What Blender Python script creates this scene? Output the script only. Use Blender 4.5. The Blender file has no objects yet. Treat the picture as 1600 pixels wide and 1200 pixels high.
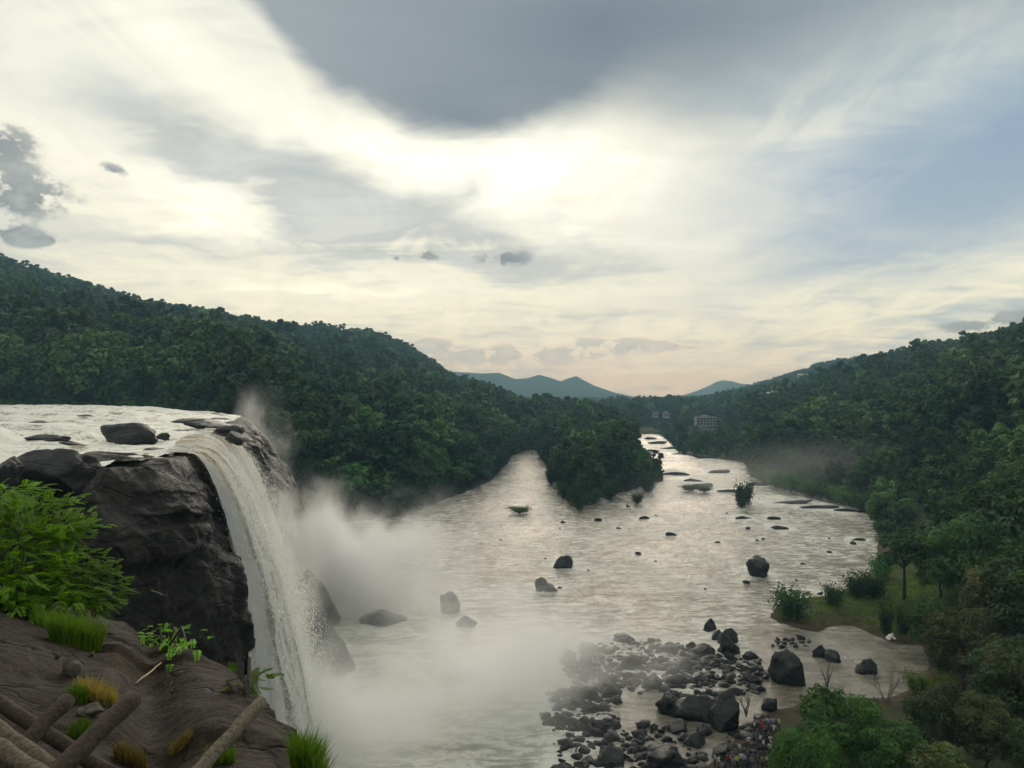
import bpy, bmesh, math, random
import numpy as np
from mathutils import Vector, Matrix, Euler

scene = bpy.context.scene
COL = scene.collection
R = math.radians
rng = np.random.default_rng(7)
random.seed(7)

# ------------------------------------------------------------------ camera
F, HZ = 1200.0, 620.0            # focal length and horizon row of the 1600x1200 photograph
ZW, ZU = -43.5, -6.0             # lower river level, upper river level (eye at 0)
cam_d = bpy.data.cameras.new('camera')
cam = bpy.data.objects.new('camera', cam_d)
COL.objects.link(cam)
cam.location = (0, 0, 0)
cam.rotation_euler = (R(90), 0, 0)
cam_d.sensor_width = 36.0
cam_d.lens = 36.0 * F / 1600.0
cam_d.shift_y = 20.0 / 1600.0
cam_d.clip_start = 0.1
cam_d.clip_end = 40000
scene.camera = cam

# ------------------------------------------------------------------ render settings
cy = scene.cycles
cy.use_denoising = True
cy.denoiser = 'OPENIMAGEDENOISE'
cy.use_adaptive_sampling = True
cy.adaptive_threshold = 0.04
cy.max_bounces = 9
cy.diffuse_bounces = 2
cy.glossy_bounces = 2
cy.transmission_bounces = 3
cy.transparent_max_bounces = 10
cy.volume_bounces = 8
cy.volume_step_rate = 1.0
cy.volume_max_steps = 128
cy.caustics_reflective = False
cy.caustics_refractive = False
cy.sample_clamp_indirect = 4.0
scene.view_settings.view_transform = 'Standard'
scene.view_settings.look = 'None'
scene.view_settings.gamma = 1.0
scene.view_settings.exposure = 0.0
scene.view_settings.use_curve_mapping = False

# ------------------------------------------------------------------ node helpers
class E:
    """a scalar node expression"""
    def __init__(s, nt, sock): s.nt, s.s = nt, sock
    def op(s, o, *a):
        n = s.nt.nodes.new('ShaderNodeMath'); n.operation = o
        for i, v in enumerate((s,) + a):
            if isinstance(v, E): s.nt.links.new(v.s, n.inputs[i])
            else: n.inputs[i].default_value = float(v)
        return E(s.nt, n.outputs[0])
    def __add__(s, o): return s.op('ADD', o)
    __radd__ = __add__
    def __sub__(s, o): return s.op('SUBTRACT', o)
    def __rsub__(s, o): return s.op('MULTIPLY', -1.0).op('ADD', o)
    def __mul__(s, o): return s.op('MULTIPLY', o)
    __rmul__ = __mul__
    def __truediv__(s, o): return s.op('DIVIDE', o)
    def exp(s): return s.op('EXPONENT')
    def clamp(s): return s.op('MAXIMUM', 0.0).op('MINIMUM', 1.0)
    def step(s, a, b, lo=0.0, hi=1.0):
        n = s.nt.nodes.new('ShaderNodeMapRange'); n.interpolation_type = 'SMOOTHSTEP'
        s.nt.links.new(s.s, n.inputs['Value'])
        for k, v in zip(('From Min', 'From Max', 'To Min', 'To Max'), (a, b, lo, hi)): n.inputs[k].default_value = v
        return E(s.nt, n.outputs['Result'])

def new_node(nt, t, **kw):
    n = nt.nodes.new(t)
    for k, v in kw.items(): setattr(n, k, v)
    return n

def noise(nt, vec, scale, detail=4, rough=0.55, dist=0.0, out='Fac', dim='3D'):
    n = nt.nodes.new('ShaderNodeTexNoise'); n.noise_dimensions = dim
    n.inputs['Scale'].default_value = scale; n.inputs['Detail'].default_value = detail
    n.inputs['Roughness'].default_value = rough; n.inputs['Distortion'].default_value = dist
    if vec is not None: nt.links.new(vec, n.inputs['Vector'])
    return n.outputs[out] if out != 'Fac' else E(nt, n.outputs['Fac'])

def mapped(nt, vec, scale=(1, 1, 1), rot=(0, 0, 0), loc=(0, 0, 0)):
    m = nt.nodes.new('ShaderNodeMapping')
    m.inputs['Scale'].default_value = scale; m.inputs['Rotation'].default_value = rot; m.inputs['Location'].default_value = loc
    nt.links.new(vec, m.inputs['Vector'])
    return m.outputs['Vector']

def mixc(nt, fac, a, b, blend='MIX'):
    n = nt.nodes.new('ShaderNodeMix'); n.data_type = 'RGBA'; n.blend_type = blend
    n.clamp_factor = True
    def put(sock, v):
        if isinstance(v, E): nt.links.new(v.s, sock)
        elif hasattr(v, 'links'): nt.links.new(v, sock)
        elif isinstance(v, (int, float)): sock.default_value = v
        else: sock.default_value = tuple(v) + ((1.0,) if len(v) == 3 else ())
    put(n.inputs[0], fac); put(n.inputs[6], a); put(n.inputs[7], b)
    return n.outputs[2]

def ramp(nt, fac, stops, interp='LINEAR'):
    n = nt.nodes.new('ShaderNodeValToRGB'); n.color_ramp.interpolation = interp
    e = n.color_ramp.elements
    while len(e) < len(stops): e.new(0.5)
    for k, (p, c) in enumerate(stops):
        e[k].position = p; e[k].color = tuple(c) + (1.0,) if len(c) == 3 else c
    nt.links.new(fac.s if isinstance(fac, E) else fac, n.inputs[0])
    return n.outputs[0]

def bump(nt, height, strength=0.5, dist=0.1):
    b = nt.nodes.new('ShaderNodeBump')
    b.inputs['Strength'].default_value = strength; b.inputs['Distance'].default_value = dist
    nt.links.new(height.s if isinstance(height, E) else height, b.inputs['Height'])
    return b.outputs['Normal']

# ------------------------------------------------------------------ world: Nishita air behind layered evening cloud
SUN_EL, SUN_AZ = R(17.5), R(-1.5)          # sun stands ahead, hidden behind the bright cloud
world = bpy.data.worlds.new('World'); scene.world = world; world.use_nodes = True
wn = world.node_tree; wn.nodes.clear()
def build_sky():
    nt = wn
    tc = nt.nodes.new('ShaderNodeTexCoord')
    D = tc.outputs['Generated']
    sp = nt.nodes.new('ShaderNodeSeparateXYZ'); nt.links.new(D, sp.inputs[0])
    x, y, z = (E(nt, sp.outputs[i]) for i in range(3))
    az = x.op('ARCTAN2', y)
    el = z.op('ARCSINE')
    # cloud plane: streaks close up towards the horizon
    den = z.op('MAXIMUM', 0.0) + 0.13
    cv = nt.nodes.new('ShaderNodeCombineXYZ')
    nt.links.new((x / den).s, cv.inputs[0]); nt.links.new((y / den).s, cv.inputs[1])
    q = cv.outputs[0]
    qs = mapped(nt, q, (1.0, 1.0, 1.0), (0, 0, R(25)))
    nw = nt.nodes.new('ShaderNodeSeparateColor')
    nt.links.new(noise(nt, qs, 1.3, 4, 0.6, 0.0, 'Color', '2D'), nw.inputs[0])
    wx, wy, wz = (E(nt, nw.outputs[i]) - 0.5 for i in range(3))
    fine = noise(nt, mapped(nt, q, (1.6, 0.9, 1), (0, 0, R(-28))), 2.2, 6, 0.62, 0.6, dim='2D')
    wisp = noise(nt, mapped(nt, q, (0.7, 2.2, 1), (0, 0, R(18)), (3, 1, 0)), 1.7, 5, 0.6, 0.8, dim='2D')
    # fine vertical-ish noise in angle space for lumpy small cumulus
    ca = nt.nodes.new('ShaderNodeCombineXYZ'); nt.links.new(az.s, ca.inputs[0]); nt.links.new(el.s, ca.inputs[1])
    puff = noise(nt, mapped(nt, ca.outputs[0], (1, 1.5, 1)), 26, 5, 0.62, 0.0, dim='2D')
    A = az + wx * 0.20 + (fine - 0.5) * 0.05
    B = el + wy * 0.10 + (wisp - 0.5) * 0.035
    def ang(px, py):
        a = math.atan((px - 800) / F)
        return a, math.atan((HZ - py) / F * math.cos(a))
    wv = nt.nodes.new('ShaderNodeCombineXYZ'); nt.links.new(A.s, wv.inputs[0]); nt.links.new(B.s, wv.inputs[1])
    frames = {}
    def gauss(terms, straight=False):
        """sum of soft elliptical patches (px, py, size x, size y, tilt, weight) placed by compass direction and height"""
        acc = None
        for (px, py, sx, sy, rot, w) in terms:
            c0, e0 = ang(px, py)
            rr = min((-25, -12, 0, 8, 16), key=lambda k: abs(k - rot))
            key = (straight, rr)
            if key not in frames:
                src = ca.outputs[0] if straight else wv.outputs[0]
                frames[key] = src if rr == 0 else mapped(nt, src, rot=(0, 0, -R(rr)))
            cr, sr = math.cos(R(rr)), math.sin(R(rr))
            cu_, cv_ = c0 * cr + e0 * sr, e0 * cr - c0 * sr
            kx, ky = F / (2.3 * sx), F / (2.3 * sy)
            m = nt.nodes.new('ShaderNodeVectorMath'); m.operation = 'MULTIPLY_ADD'
            nt.links.new(frames[key], m.inputs[0]); m.inputs[1].default_value = (kx, ky, 0); m.inputs[2].default_value = (-cu_ * kx, -cv_ * ky, 0)
            g = nt.nodes.new('ShaderNodeTexGradient'); g.gradient_type = 'QUADRATIC_SPHERE'
            nt.links.new(m.outputs[0], g.inputs[0])
            n = nt.nodes.new('ShaderNodeMath'); n.operation = 'MULTIPLY_ADD'
            nt.links.new(g.outputs['Fac'], n.inputs[0]); n.inputs[1].default_value = w
            if acc is None: n.inputs[2].default_value = 0.0
            else: nt.links.new(acc, n.inputs[2])
            acc = n.outputs[0]
        return E(nt, acc)
    # brightness of the lit cloud by place
    glow = gauss([(780, 290, 330, 170, 0, 0.62), (250, 60, 430, 170, -12, 0.75), (420, 440, 700, 130, 0, 0.46), (770, 225, 150, 60, 0, 0.55), (1030, 330, 300, 150, -12, 0.42), (150, 270, 420, 130, -12, 0.38),
                  (1250, 530, 560, 120, 6, 0.34), (1340, 170, 330, 50, 16, 0.34), (1620, 400, 170, 50, 16, 0.40), (330, 330, 260, 40, -12, 0.40), (560, 235, 110, 40, -25, 0.35), (1180, 340, 200, 30, 16, 0.28), (480, 460, 260, 24, 0, 0.25), (1040, 600, 160, 26, 0, 0.5)])
    glow = glow + (fine - 0.5) * 0.95 + (wisp - 0.5) * 0.65
    # unseen cloud overhead, aside and behind: glow added to lift ambient light
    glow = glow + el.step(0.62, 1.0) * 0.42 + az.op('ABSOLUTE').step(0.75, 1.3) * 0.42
    low = el.step(0.0, 0.28)                       # warm near the horizon, neutral above
    warm = mixc(nt, low, (0.96, 0.98, 0.74), (0.98, 0.98, 0.84))
    side = az.step(0.10, 0.55)
    blue = mixc(nt, side, (0.53, 0.575, 0.57), (0.42, 0.525, 0.59))
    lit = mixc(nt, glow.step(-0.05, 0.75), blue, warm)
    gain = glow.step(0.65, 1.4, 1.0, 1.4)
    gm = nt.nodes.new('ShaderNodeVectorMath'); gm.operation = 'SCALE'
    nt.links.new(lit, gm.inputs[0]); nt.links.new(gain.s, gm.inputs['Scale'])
    # grey streaks and bands
    T = gauss([(330, 225, 160, 30, -25, 0.95), (430, 285, 150, 40, -25, 0.9), (620, 345, 260, 40, -12, 0.85), (280, 388, 360, 22, 0, 0.85), (690, 395, 210, 30, 0, 0.8), (690, 300, 40, 60, -25, 0.5),
               (960, 395, 210, 30, 8, 0.55), (1240, 245, 190, 36, 8, 0.42), (560, 462, 330, 12, 0, 0.45), (1180, 375, 160, 18, 16, 0.4), (100, 150, 300, 34, -12, 0.40), (870, 562, 460, 18, 0, 0.45), (850, 330, 160, 22, -25, 0.30), (60, 345, 260, 14, 0, 0.3), (1000, 480, 260, 14, 8, 0.3)])
    T = T * (wisp * 1.5 + fine * 1.9 - 0.92)
    gcol = mixc(nt, side, (0.46, 0.51, 0.515), (0.40, 0.50, 0.58))
    gcol = mixc(nt, (fine * 0.6 + wisp * 0.4).step(0.36, 0.66), gcol, (0.66, 0.70, 0.68))
    c1 = mixc(nt, T.step(0.0, 0.95) * 0.92, gm.outputs[0], gcol)
    # blue gaps on the right
    bl = gauss([(1470, 235, 280, 66, 6, 1.0), (1420, 330, 280, 64, 8, 0.75), (1330, 415, 200, 26, 6, 0.65), (1150, 495, 70, 14, -18, 0.7), (1500, 590, 200, 30, 10, 0.5)])
    bl = bl * (0.35 + fine * 1.3)
    sky = nt.nodes.new('ShaderNodeTexSky'); sky.sky_type = 'NISHITA'; sky.sun_disc = False
    sky.sun_elevation = SUN_EL; sky.sun_rotation = SUN_AZ
    sky.air_density = 1.0; sky.dust_density = 1.5; sky.ozone_density = 1.5
    sm = nt.nodes.new('ShaderNodeVectorMath'); sm.operation = 'SCALE'; nt.links.new(sky.outputs[0], sm.inputs[0]); sm.inputs['Scale'].default_value = 0.08
    air = mixc(nt, 0.75, sm.outputs[0], (0.27, 0.40, 0.55))
    c2 = mixc(nt, bl.clamp(), c1, air)
    # the big dark cloud overhead: everything above a curve in azimuth
    fc = nt.nodes.new('ShaderNodeFloatCurve')
    pts = [(-900, -200), (-200, -190), (250, -130), (400, 20), (480, 118), (590, 178), (720, 224), (870, 214), (960, 184), (1150, 166), (1330, 118), (1500, 72), (1750, 40), (2600, 30)]
    m = fc.mapping; cu = m.curves[0]
    conv = [(ang(*p)[0] / 2.4 + 0.5, ang(*p)[1]) for p in pts]
    cu.points[0].location = (0.0, conv[0][1]); cu.points[1].location = (1.0, conv[-1][1])
    for c in conv[1:-1]: cu.points.new(*c)
    m.update()
    nt.links.new(((az + wx * 0.05) / 2.4 + 0.5).s, fc.inputs['Value'])
    edge = E(nt, fc.outputs[0])
    over = (el + wy * 0.05 + (fine - 0.5) * 0.035 + (wisp - 0.5) * 0.05) - edge
    soft = az.step(-0.05, 0.35, 0.030, 0.14)
    dk = (over / soft).step(-0.55, 1.0)
    deep = gauss([(930, 40, 330, 150, 6, 0.9), (720, 185, 140, 40, -12, 0.35), (1250, 20, 260, 60, 14, 0.4)], True) + (wisp - 0.5) * 0.35
    dcol = mixc(nt, deep.clamp(), (0.34, 0.385, 0.42), (0.155, 0.20, 0.25))
    dk = dk * el.step(0.98, 0.66)          # dark cloud cut off above the view; bright cloud added there for ambient light
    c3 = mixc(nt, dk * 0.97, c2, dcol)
    # small lumpy cumulus
    cu_ = gauss([(8, 228, 34, 28, 0, 1.0), (36, 308, 56, 26, 8, 1.1), (178, 266, 22, 9, -10, 0.7), (15, 365, 26, 14, 0, 0.9), (68, 376, 26, 8, 10, 0.85), (788, 404, 44, 12, 0, 0.95), (668, 399, 22, 9, 0, 0.75), (620, 405, 12, 7, 0, 0.6), (1505, 512, 34, 10, 0, 0.75), (1580, 497, 36, 11, 0, 0.7)], True)
    cum = (cu_ * ((puff - 0.5) * 4.0 + 1.0)).step(0.20, 0.62)
    c4 = mixc(nt, cum * 0.82, c3, mixc(nt, puff.step(0.4, 0.7), (0.16, 0.195, 0.22), (0.33, 0.37, 0.38)))
    # low cumulus bank over the far hills, rim-lit
    cb = gauss([(760, 556, 190, 16, 0, 1.0), (960, 537, 70, 10, 0, 0.9), (1080, 541, 70, 6, 0, 0.7), (1180, 552, 60, 5, 0, 0.4), (665, 540, 40, 12, 0, 0.7)], True)
    cbp = cb * ((puff - 0.5) * 4.6 + 1.0)
    body = cbp.step(0.24, 0.55)
    rim = cbp.step(0.12, 0.3)
    c5 = mixc(nt, rim * 0.5, c4, (1.0, 0.90, 0.70))
    c6 = mixc(nt, body * 0.6, c5, mixc(nt, puff.step(0.45, 0.75), (0.38, 0.43, 0.47), (0.62, 0.62, 0.58)))
    # below the horizon: plain haze grey
    c7 = mixc(nt, el.step(-0.02, 0.004), (0.35, 0.38, 0.37), c6)
    # away from the sun the cloud is dimmer
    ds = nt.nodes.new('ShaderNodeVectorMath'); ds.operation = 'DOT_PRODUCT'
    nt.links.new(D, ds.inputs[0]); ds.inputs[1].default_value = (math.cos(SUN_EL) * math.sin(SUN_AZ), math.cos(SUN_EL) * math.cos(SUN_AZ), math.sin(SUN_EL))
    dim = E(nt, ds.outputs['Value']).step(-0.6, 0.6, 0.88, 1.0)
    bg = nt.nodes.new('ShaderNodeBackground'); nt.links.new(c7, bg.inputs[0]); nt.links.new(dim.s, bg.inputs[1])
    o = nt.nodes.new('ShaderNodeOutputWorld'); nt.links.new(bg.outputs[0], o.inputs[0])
build_sky()
world.cycles.sampling_method = 'MANUAL'; world.cycles.sample_map_resolution = 1024

sun_d = bpy.data.lights.new('sun', 'SUN'); sun = bpy.data.objects.new('sun', sun_d); COL.objects.link(sun)
sun_d.energy = 1.5; sun_d.angle = R(38); sun_d.color = (1.0, 0.93, 0.80)
sdir = Vector((math.cos(SUN_EL) * math.sin(SUN_AZ), math.cos(SUN_EL) * math.cos(SUN_AZ), math.sin(SUN_EL)))
sun.rotation_euler = sdir.to_track_quat('Z', 'Y').to_euler()
sun.location = (0, 300, 400)

# ------------------------------------------------------------------ geometry helpers
def P(px, py, d):
    return np.array(((px - 800) / F * d, d, (HZ - py) / F * d))
def G(px, py, z=ZW):
    return P(px, py, -z * F / (py - HZ))

def _h(ix, iy, iz):
    with np.errstate(over='ignore'):
        n = (ix.astype(np.uint32) * np.uint32(374761393) + iy.astype(np.uint32) * np.uint32(668265263) + iz.astype(np.uint32) * np.uint32(2246822519))
        n = (n ^ (n >> np.uint32(13))) * np.uint32(1274126177)
        n = n ^ (n >> np.uint32(16))
    return n.astype(np.float64) / 4294967295.0 * 2 - 1
def vnoise(x, y, z=0.0):
    x, y, z = np.broadcast_arrays(np.asarray(x, float), np.asarray(y, float), np.asarray(z, float))
    fx, fy, fz = np.floor(x), np.floor(y), np.floor(z)
    ix, iy, iz = fx.astype(np.int64), fy.astype(np.int64), fz.astype(np.int64)
    u, v, w = x - fx, y - fy, z - fz
    u = u * u * u * (u * (u * 6 - 15) + 10); v = v * v * v * (v * (v * 6 - 15) + 10); w = w * w * w * (w * (w * 6 - 15) + 10)
    def L(a, b, t): return a + (b - a) * t
    c = lambda a, b, d: _h(ix + a, iy + b, iz + d)
    return L(L(L(c(0,0,0), c(1,0,0), u), L(c(0,1,0), c(1,1,0), u), v), L(L(c(0,0,1), c(1,0,1), u), L(c(0,1,1), c(1,1,1), u), v), w)
def fbm(x, y, z=0.0, o=4, lac=2.03, g=0.5):
    s = 0.0; a = 1.0; t = 0.0
    for i in range(o):
        s = s + a * vnoise(np.asarray(x) + 17.3 * i, np.asarray(y) - 9.1 * i, np.asarray(z) + 3.7 * i); t += a
        x, y, z = np.asarray(x) * lac, np.asarray(y) * lac, np.asarray(z) * lac; a *= g
    return s / t
def ridged(x, y, z=0.0, o=4):
    s = 0.0; a = 1.0; t = 0.0
    for i in range(o):
        s = s + a * (1 - 2 * np.abs(vnoise(np.asarray(x) + 5.3 * i, np.asarray(y) + 8.1 * i, np.asarray(z)))); t += a
        x, y, z = np.asarray(x) * 2.1, np.asarray(y) * 2.1, np.asarray(z) * 2.1; a *= 0.5
    return s / t
def sstep(a, b, x):
    t = np.clip((np.asarray(x, float) - a) / (b - a), 0, 1)
    return t * t * (3 - 2 * t)

def mesh_from(name, V, Fc, mats=(), mi=None, smooth=True):
    """V (n,3); Fc (m,4) or (m,3) int array"""
    me = bpy.data.meshes.new(name)
    V = np.ascontiguousarray(V, dtype=np.float32); Fc = np.ascontiguousarray(Fc, dtype=np.int32)
    k = Fc.shape[1]
    me.vertices.add(len(V)); me.vertices.foreach_set('co', V.ravel())
    me.loops.add(Fc.size); me.loops.foreach_set('vertex_index', Fc.ravel())
    me.polygons.add(len(Fc)); me.polygons.foreach_set('loop_start', np.arange(0, Fc.size, k, dtype=np.int32))
    for m in mats: me.materials.append(m)
    if mi is not None: me.polygons.foreach_set('material_index', np.ascontiguousarray(mi, dtype=np.int32))
    me.polygons.foreach_set('use_smooth', np.full(len(Fc), smooth, dtype=bool))
    me.update(calc_edges=True)
    return me
def grid_faces(nu, nv, mask=None):
    i = np.arange(nu - 1)[:, None] * nv + np.arange(nv - 1)[None, :]
    f = np.stack([i, i + nv, i + nv + 1, i + 1], -1).reshape(-1, 4)
    return f if mask is None else f[mask.reshape(-1)]
def link(name, me, parent=None, loc=None, **props):
    o = bpy.data.objects.new(name, me); COL.objects.link(o)
    if parent is not None: o.parent = parent
    if loc is not None: o.location = loc
    for k, v in props.items(): o[k] = v
    return o
def thing(name, label, cat, loc=(0, 0, 0), rotz=0.0, group=None, scale=1.0):
    o = bpy.data.objects.new(name, None); COL.objects.link(o)
    o.location = loc; o.rotation_euler = (0, 0, rotz); o.scale = (scale,) * 3 if np.isscalar(scale) else scale
    o.empty_display_size = 0.3
    o['label'] = label; o['category'] = cat
    if group: o['group'] = group
    return o
def tube(pts, rad, n=8, cap=True, rough=0.0, seed=0):
    """tapered tube through pts; returns V, F"""
    pts = np.asarray(pts, float); rad = np.broadcast_to(np.asarray(rad, float), (len(pts),))
    V = []; t_prev = None
    for i, p in enumerate(pts):
        a = pts[min(i + 1, len(pts) - 1)] - pts[max(i - 1, 0)]; a = a / (np.linalg.norm(a) + 1e-9)
        if t_prev is None:
            s = np.cross(a, (0.3, 0.9, 0.2)); s /= np.linalg.norm(s) + 1e-9
        else:
            s = t_prev - a * np.dot(t_prev, a); s /= np.linalg.norm(s) + 1e-9
        t_prev = s; b = np.cross(a, s)
        th = np.arange(n) / n * 2 * np.pi
        r = rad[i] * (1 + rough * vnoise(np.cos(th) * 1.7 + seed, np.sin(th) * 1.7, i * 0.6 + seed))
        V.append(p + np.outer(np.cos(th) * r, s) + np.outer(np.sin(th) * r, b))
    V = np.concatenate(V); m = len(pts); Fc = []
    for i in range(m - 1):
        for j in range(n):
            k = (j + 1) % n
            Fc.append((i * n + j, i * n + k, (i + 1) * n + k, (i + 1) * n + j))
    Fc = np.array(Fc)
    if cap:
        c0, c1 = len(V), len(V) + 1
        V = np.concatenate([V, pts[:1], pts[-1:]])
        ex = [(c0, (j + 1) % n, j, j) for j in range(n)] + [(c1, (m - 1) * n + j, (m - 1) * n + (j + 1) % n, (m - 1) * n + (j + 1) % n) for j in range(n)]
        return V, Fc, np.array([(a, b, c) for a, b, c, _ in ex])
    return V, Fc, np.zeros((0, 3), int)
def tris(Q):
    return np.concatenate([Q[:, [0, 1, 2]], Q[:, [0, 2, 3]]]) if len(Q) else np.zeros((0, 3), int)
class MB:
    """collects pieces of ONE part as triangles"""
    def __init__(s): s.V = []; s.F = []; s.n = 0; s.M = []
    def add(s, V, Fc, mi=0):
        Fc = np.asarray(Fc)
        if Fc.shape[1] == 4: Fc = tris(Fc)
        s.V.append(np.asarray(V, float)); s.F.append(Fc + s.n); s.n += len(V); s.M.append(np.full(len(Fc), mi))
    def tube(s, pts, rad, n=8, cap=True, mi=0, rough=0.0, seed=0):
        V, Q, T = tube(pts, rad, n, cap, rough, seed)
        Fc = tris(Q); s.add(V, np.concatenate([Fc, T]) if len(T) else Fc, mi)
    def box(s, lo, hi, mi=0):
        x0, y0, z0 = lo; x1, y1, z1 = hi
        V = [(x0,y0,z0),(x1,y0,z0),(x1,y1,z0),(x0,y1,z0),(x0,y0,z1),(x1,y0,z1),(x1,y1,z1),(x0,y1,z1)]
        s.add(V, np.array([(0,3,2,1),(4,5,6,7),(0,1,5,4),(1,2,6,5),(2,3,7,6),(3,0,4,7)]), mi)
    def mesh(s, name, mats, smooth=True):
        return mesh_from(name, np.concatenate(s.V), np.concatenate(s.F), mats, np.concatenate(s.M), smooth)

# ------------------------------------------------------------------ materials
def material(name):
    m = bpy.data.materials.new(name); m.use_nodes = True
    nt = m.node_tree
    b = nt.nodes['Principled BSDF']; o = nt.nodes['Material Output']
    return m, nt, b, o
def geo_pos(nt): return nt.nodes.new('ShaderNodeNewGeometry').outputs['Position']
def obj_co(nt): return nt.nodes.new('ShaderNodeTexCoord').outputs['Object']
def obj_rand(nt): return E(nt, nt.nodes.new('ShaderNodeObjectInfo').outputs['Random'])

def mat_rock(name, dark, mid, scale=1.0, rough=(0.35, 0.75), streak=0.0, moss=0.0, use_obj=False, spec=0.3, crack=1.0, lichen=0.5):
    m, nt, b, o = material(name)
    p = obj_co(nt) if use_obj else geo_pos(nt)
    n1 = noise(nt, p, 0.35 * scale, 6, 0.65, 0.5)
    n2 = noise(nt, p, 3.2 * scale, 9, 0.72)
    n3 = noise(nt, mapped(nt, p, (1, 1, 4), (0.25, 0.1, 0)), 1.1 * scale, 6, 0.65, 0.8)
    n5 = noise(nt, p, 11.0 * scale, 7, 0.75)
    vo = nt.nodes.new('ShaderNodeTexVoronoi'); vo.feature = 'DISTANCE_TO_EDGE'; vo.inputs['Scale'].default_value = 0.55 * scale
    wv = nt.nodes.new('ShaderNodeMix'); wv.data_type = 'VECTOR'; wv.inputs[0].default_value = 0.35
    wc = nt.nodes.new('ShaderNodeTexNoise'); wc.inputs['Scale'].default_value = 1.2 * scale; wc.inputs['Detail'].default_value = 5; nt.links.new(p, wc.inputs['Vector'])
    nt.links.new(mapped(nt, p, (0.6, 0.6, 1.5), (0.2, 0.15, 0.4)), wv.inputs[4]); nt.links.new(wc.outputs['Color'], wv.inputs[5])
    nt.links.new(wv.outputs[1], vo.inputs['Vector'])
    ck = E(nt, vo.outputs['Distance']).step(0.0, 0.035)
    col = mixc(nt, (n1 * 0.6 + n3 * 0.4).step(0.36, 0.64), dark, mid)
    col = mixc(nt, n2.step(0.38, 0.72) * 0.6, col, tuple(c * 0.4 for c in dark))
    col = mixc(nt, n2.step(0.58, 0.74) * n3.step(0.45, 0.65) * lichen, col, tuple(min(1, c * 2.4) for c in mid))
    col = mixc(nt, n5.step(0.60, 0.72) * n1.step(0.4, 0.6) * lichen * 0.8, col, tuple(min(1, c * 3.2) for c in mid))
    col = mixc(nt, (1.0 - ck) * 0.6 * crack, col, tuple(c * 0.3 for c in dark))
    if streak:
        ns = noise(nt, mapped(nt, p, (1.0, 1.0, 0.05)), 1.3 * scale, 6, 0.65)
        nb = noise(nt, mapped(nt, p, (1.0, 1.0, 0.12), loc=(7, 3, 0)), 0.45 * scale, 3, 0.5)
        col = mixc(nt, ns.step(0.50, 0.62) * streak, col, tuple(c * 0.3 for c in dark))
        col = mixc(nt, ns.step(0.36, 0.28) * nb.step(0.54, 0.66) * streak * 0.8, col, (0.16, 0.16, 0.15))
    if moss:
        col = mixc(nt, n1.step(0.50, 0.62) * n2.step(0.42, 0.58) * moss, col, (0.045, 0.055, 0.012))
    nt.links.new(col, b.inputs['Base Color'])
    b.inputs['Specular IOR Level'].default_value = spec
    rr = (n1 * 0.5 + n2 * 0.5).step(0.35, 0.65, rough[0], rough[1]); nt.links.new(rr.s, b.inputs['Roughness'])
    h = n2 * 0.8 + n3 * 0.7 + n5 * 0.22 + ck * 0.5 * crack
    nt.links.new(bump(nt, h, 1.0, 0.30 / scale), b.inputs['Normal'])
    return m
M_CLIFF = mat_rock('cliff_rock', (0.010, 0.008, 0.006), (0.034, 0.027, 0.020), 0.8, (0.35, 0.75), 0.85, 0.22, spec=0.28)
M_WET = mat_rock('wet_rock', (0.008, 0.009, 0.010), (0.030, 0.031, 0.031), 1.6, (0.3, 0.6), 0.0, 0.0, True, spec=0.4, crack=0.7)
M_LEDGE = mat_rock('ledge_rock', (0.018, 0.012, 0.0075), (0.052, 0.036, 0.023), 2.0, (0.6, 0.9), 0.0, 0.18, spec=0.15, lichen=0.8)

def mat_leaf(name, cols, trans=0.25, var=0.5, spot=None):
    m, nt, b, o = material(name)
    nt.nodes.remove(b)
    r = obj_rand(nt)
    k = len(cols)
    base = ramp(nt, r, [(i / max(1, k - 1), c) for i, c in enumerate(cols)])
    n = noise(nt, obj_co(nt), 0.35, 3, 0.6)
    pr = E(nt, nt.nodes.new('ShaderNodeNewGeometry').outputs['Random Per Island'])
    r2 = (r * 37.7).op('FRACT')
    wn_ = noise(nt, geo_pos(nt), 0.012, 3, 0.6)
    g = n.step(0.25, 0.75, 1 - var, 1 + var) * pr.step(0.0, 1.0, 0.82, 1.2) * r2.step(0.0, 1.0, 0.68, 1.32) * wn_.step(0.3, 0.7, 0.75, 1.3) * r2.step(0.88, 0.95, 1.0, 1.5)
    sc = nt.nodes.new('ShaderNodeVectorMath'); sc.operation = 'SCALE'; nt.links.new(base, sc.inputs[0]); nt.links.new(g.s, sc.inputs['Scale'])
    colr = sc.outputs[0]
    if spot:
        colr = mixc(nt, pr.step(0.80, 0.92) * noise(nt, obj_co(nt), 0.5, 2).step(0.48, 0.6), colr, spot)
    d = nt.nodes.new('ShaderNodeBsdfDiffuse'); nt.links.new(colr, d.inputs[0])
    t = nt.nodes.new('ShaderNodeBsdfTranslucent')
    tc = mixc(nt, 1.0, colr, (1.35, 1.5, 0.5), 'MULTIPLY'); nt.links.new(tc, t.inputs[0])
    mx = nt.nodes.new('ShaderNodeMixShader'); mx.inputs[0].default_value = trans
    nt.links.new(d.outputs[0], mx.inputs[1]); nt.links.new(t.outputs[0], mx.inputs[2])
    gl = nt.nodes.new('ShaderNodeBsdfGlossy'); gl.inputs['Roughness'].default_value = 0.5; gl.inputs[0].default_value = (1, 1, 1, 1)
    m2 = nt.nodes.new('ShaderNodeMixShader'); m2.inputs[0].default_value = 0.025
    nt.links.new(mx.outputs[0], m2.inputs[1]); nt.links.new(gl.outputs[0], m2.inputs[2])
    nt.links.new(m2.outputs[0], o.inputs['Surface'])
    return m
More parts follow.
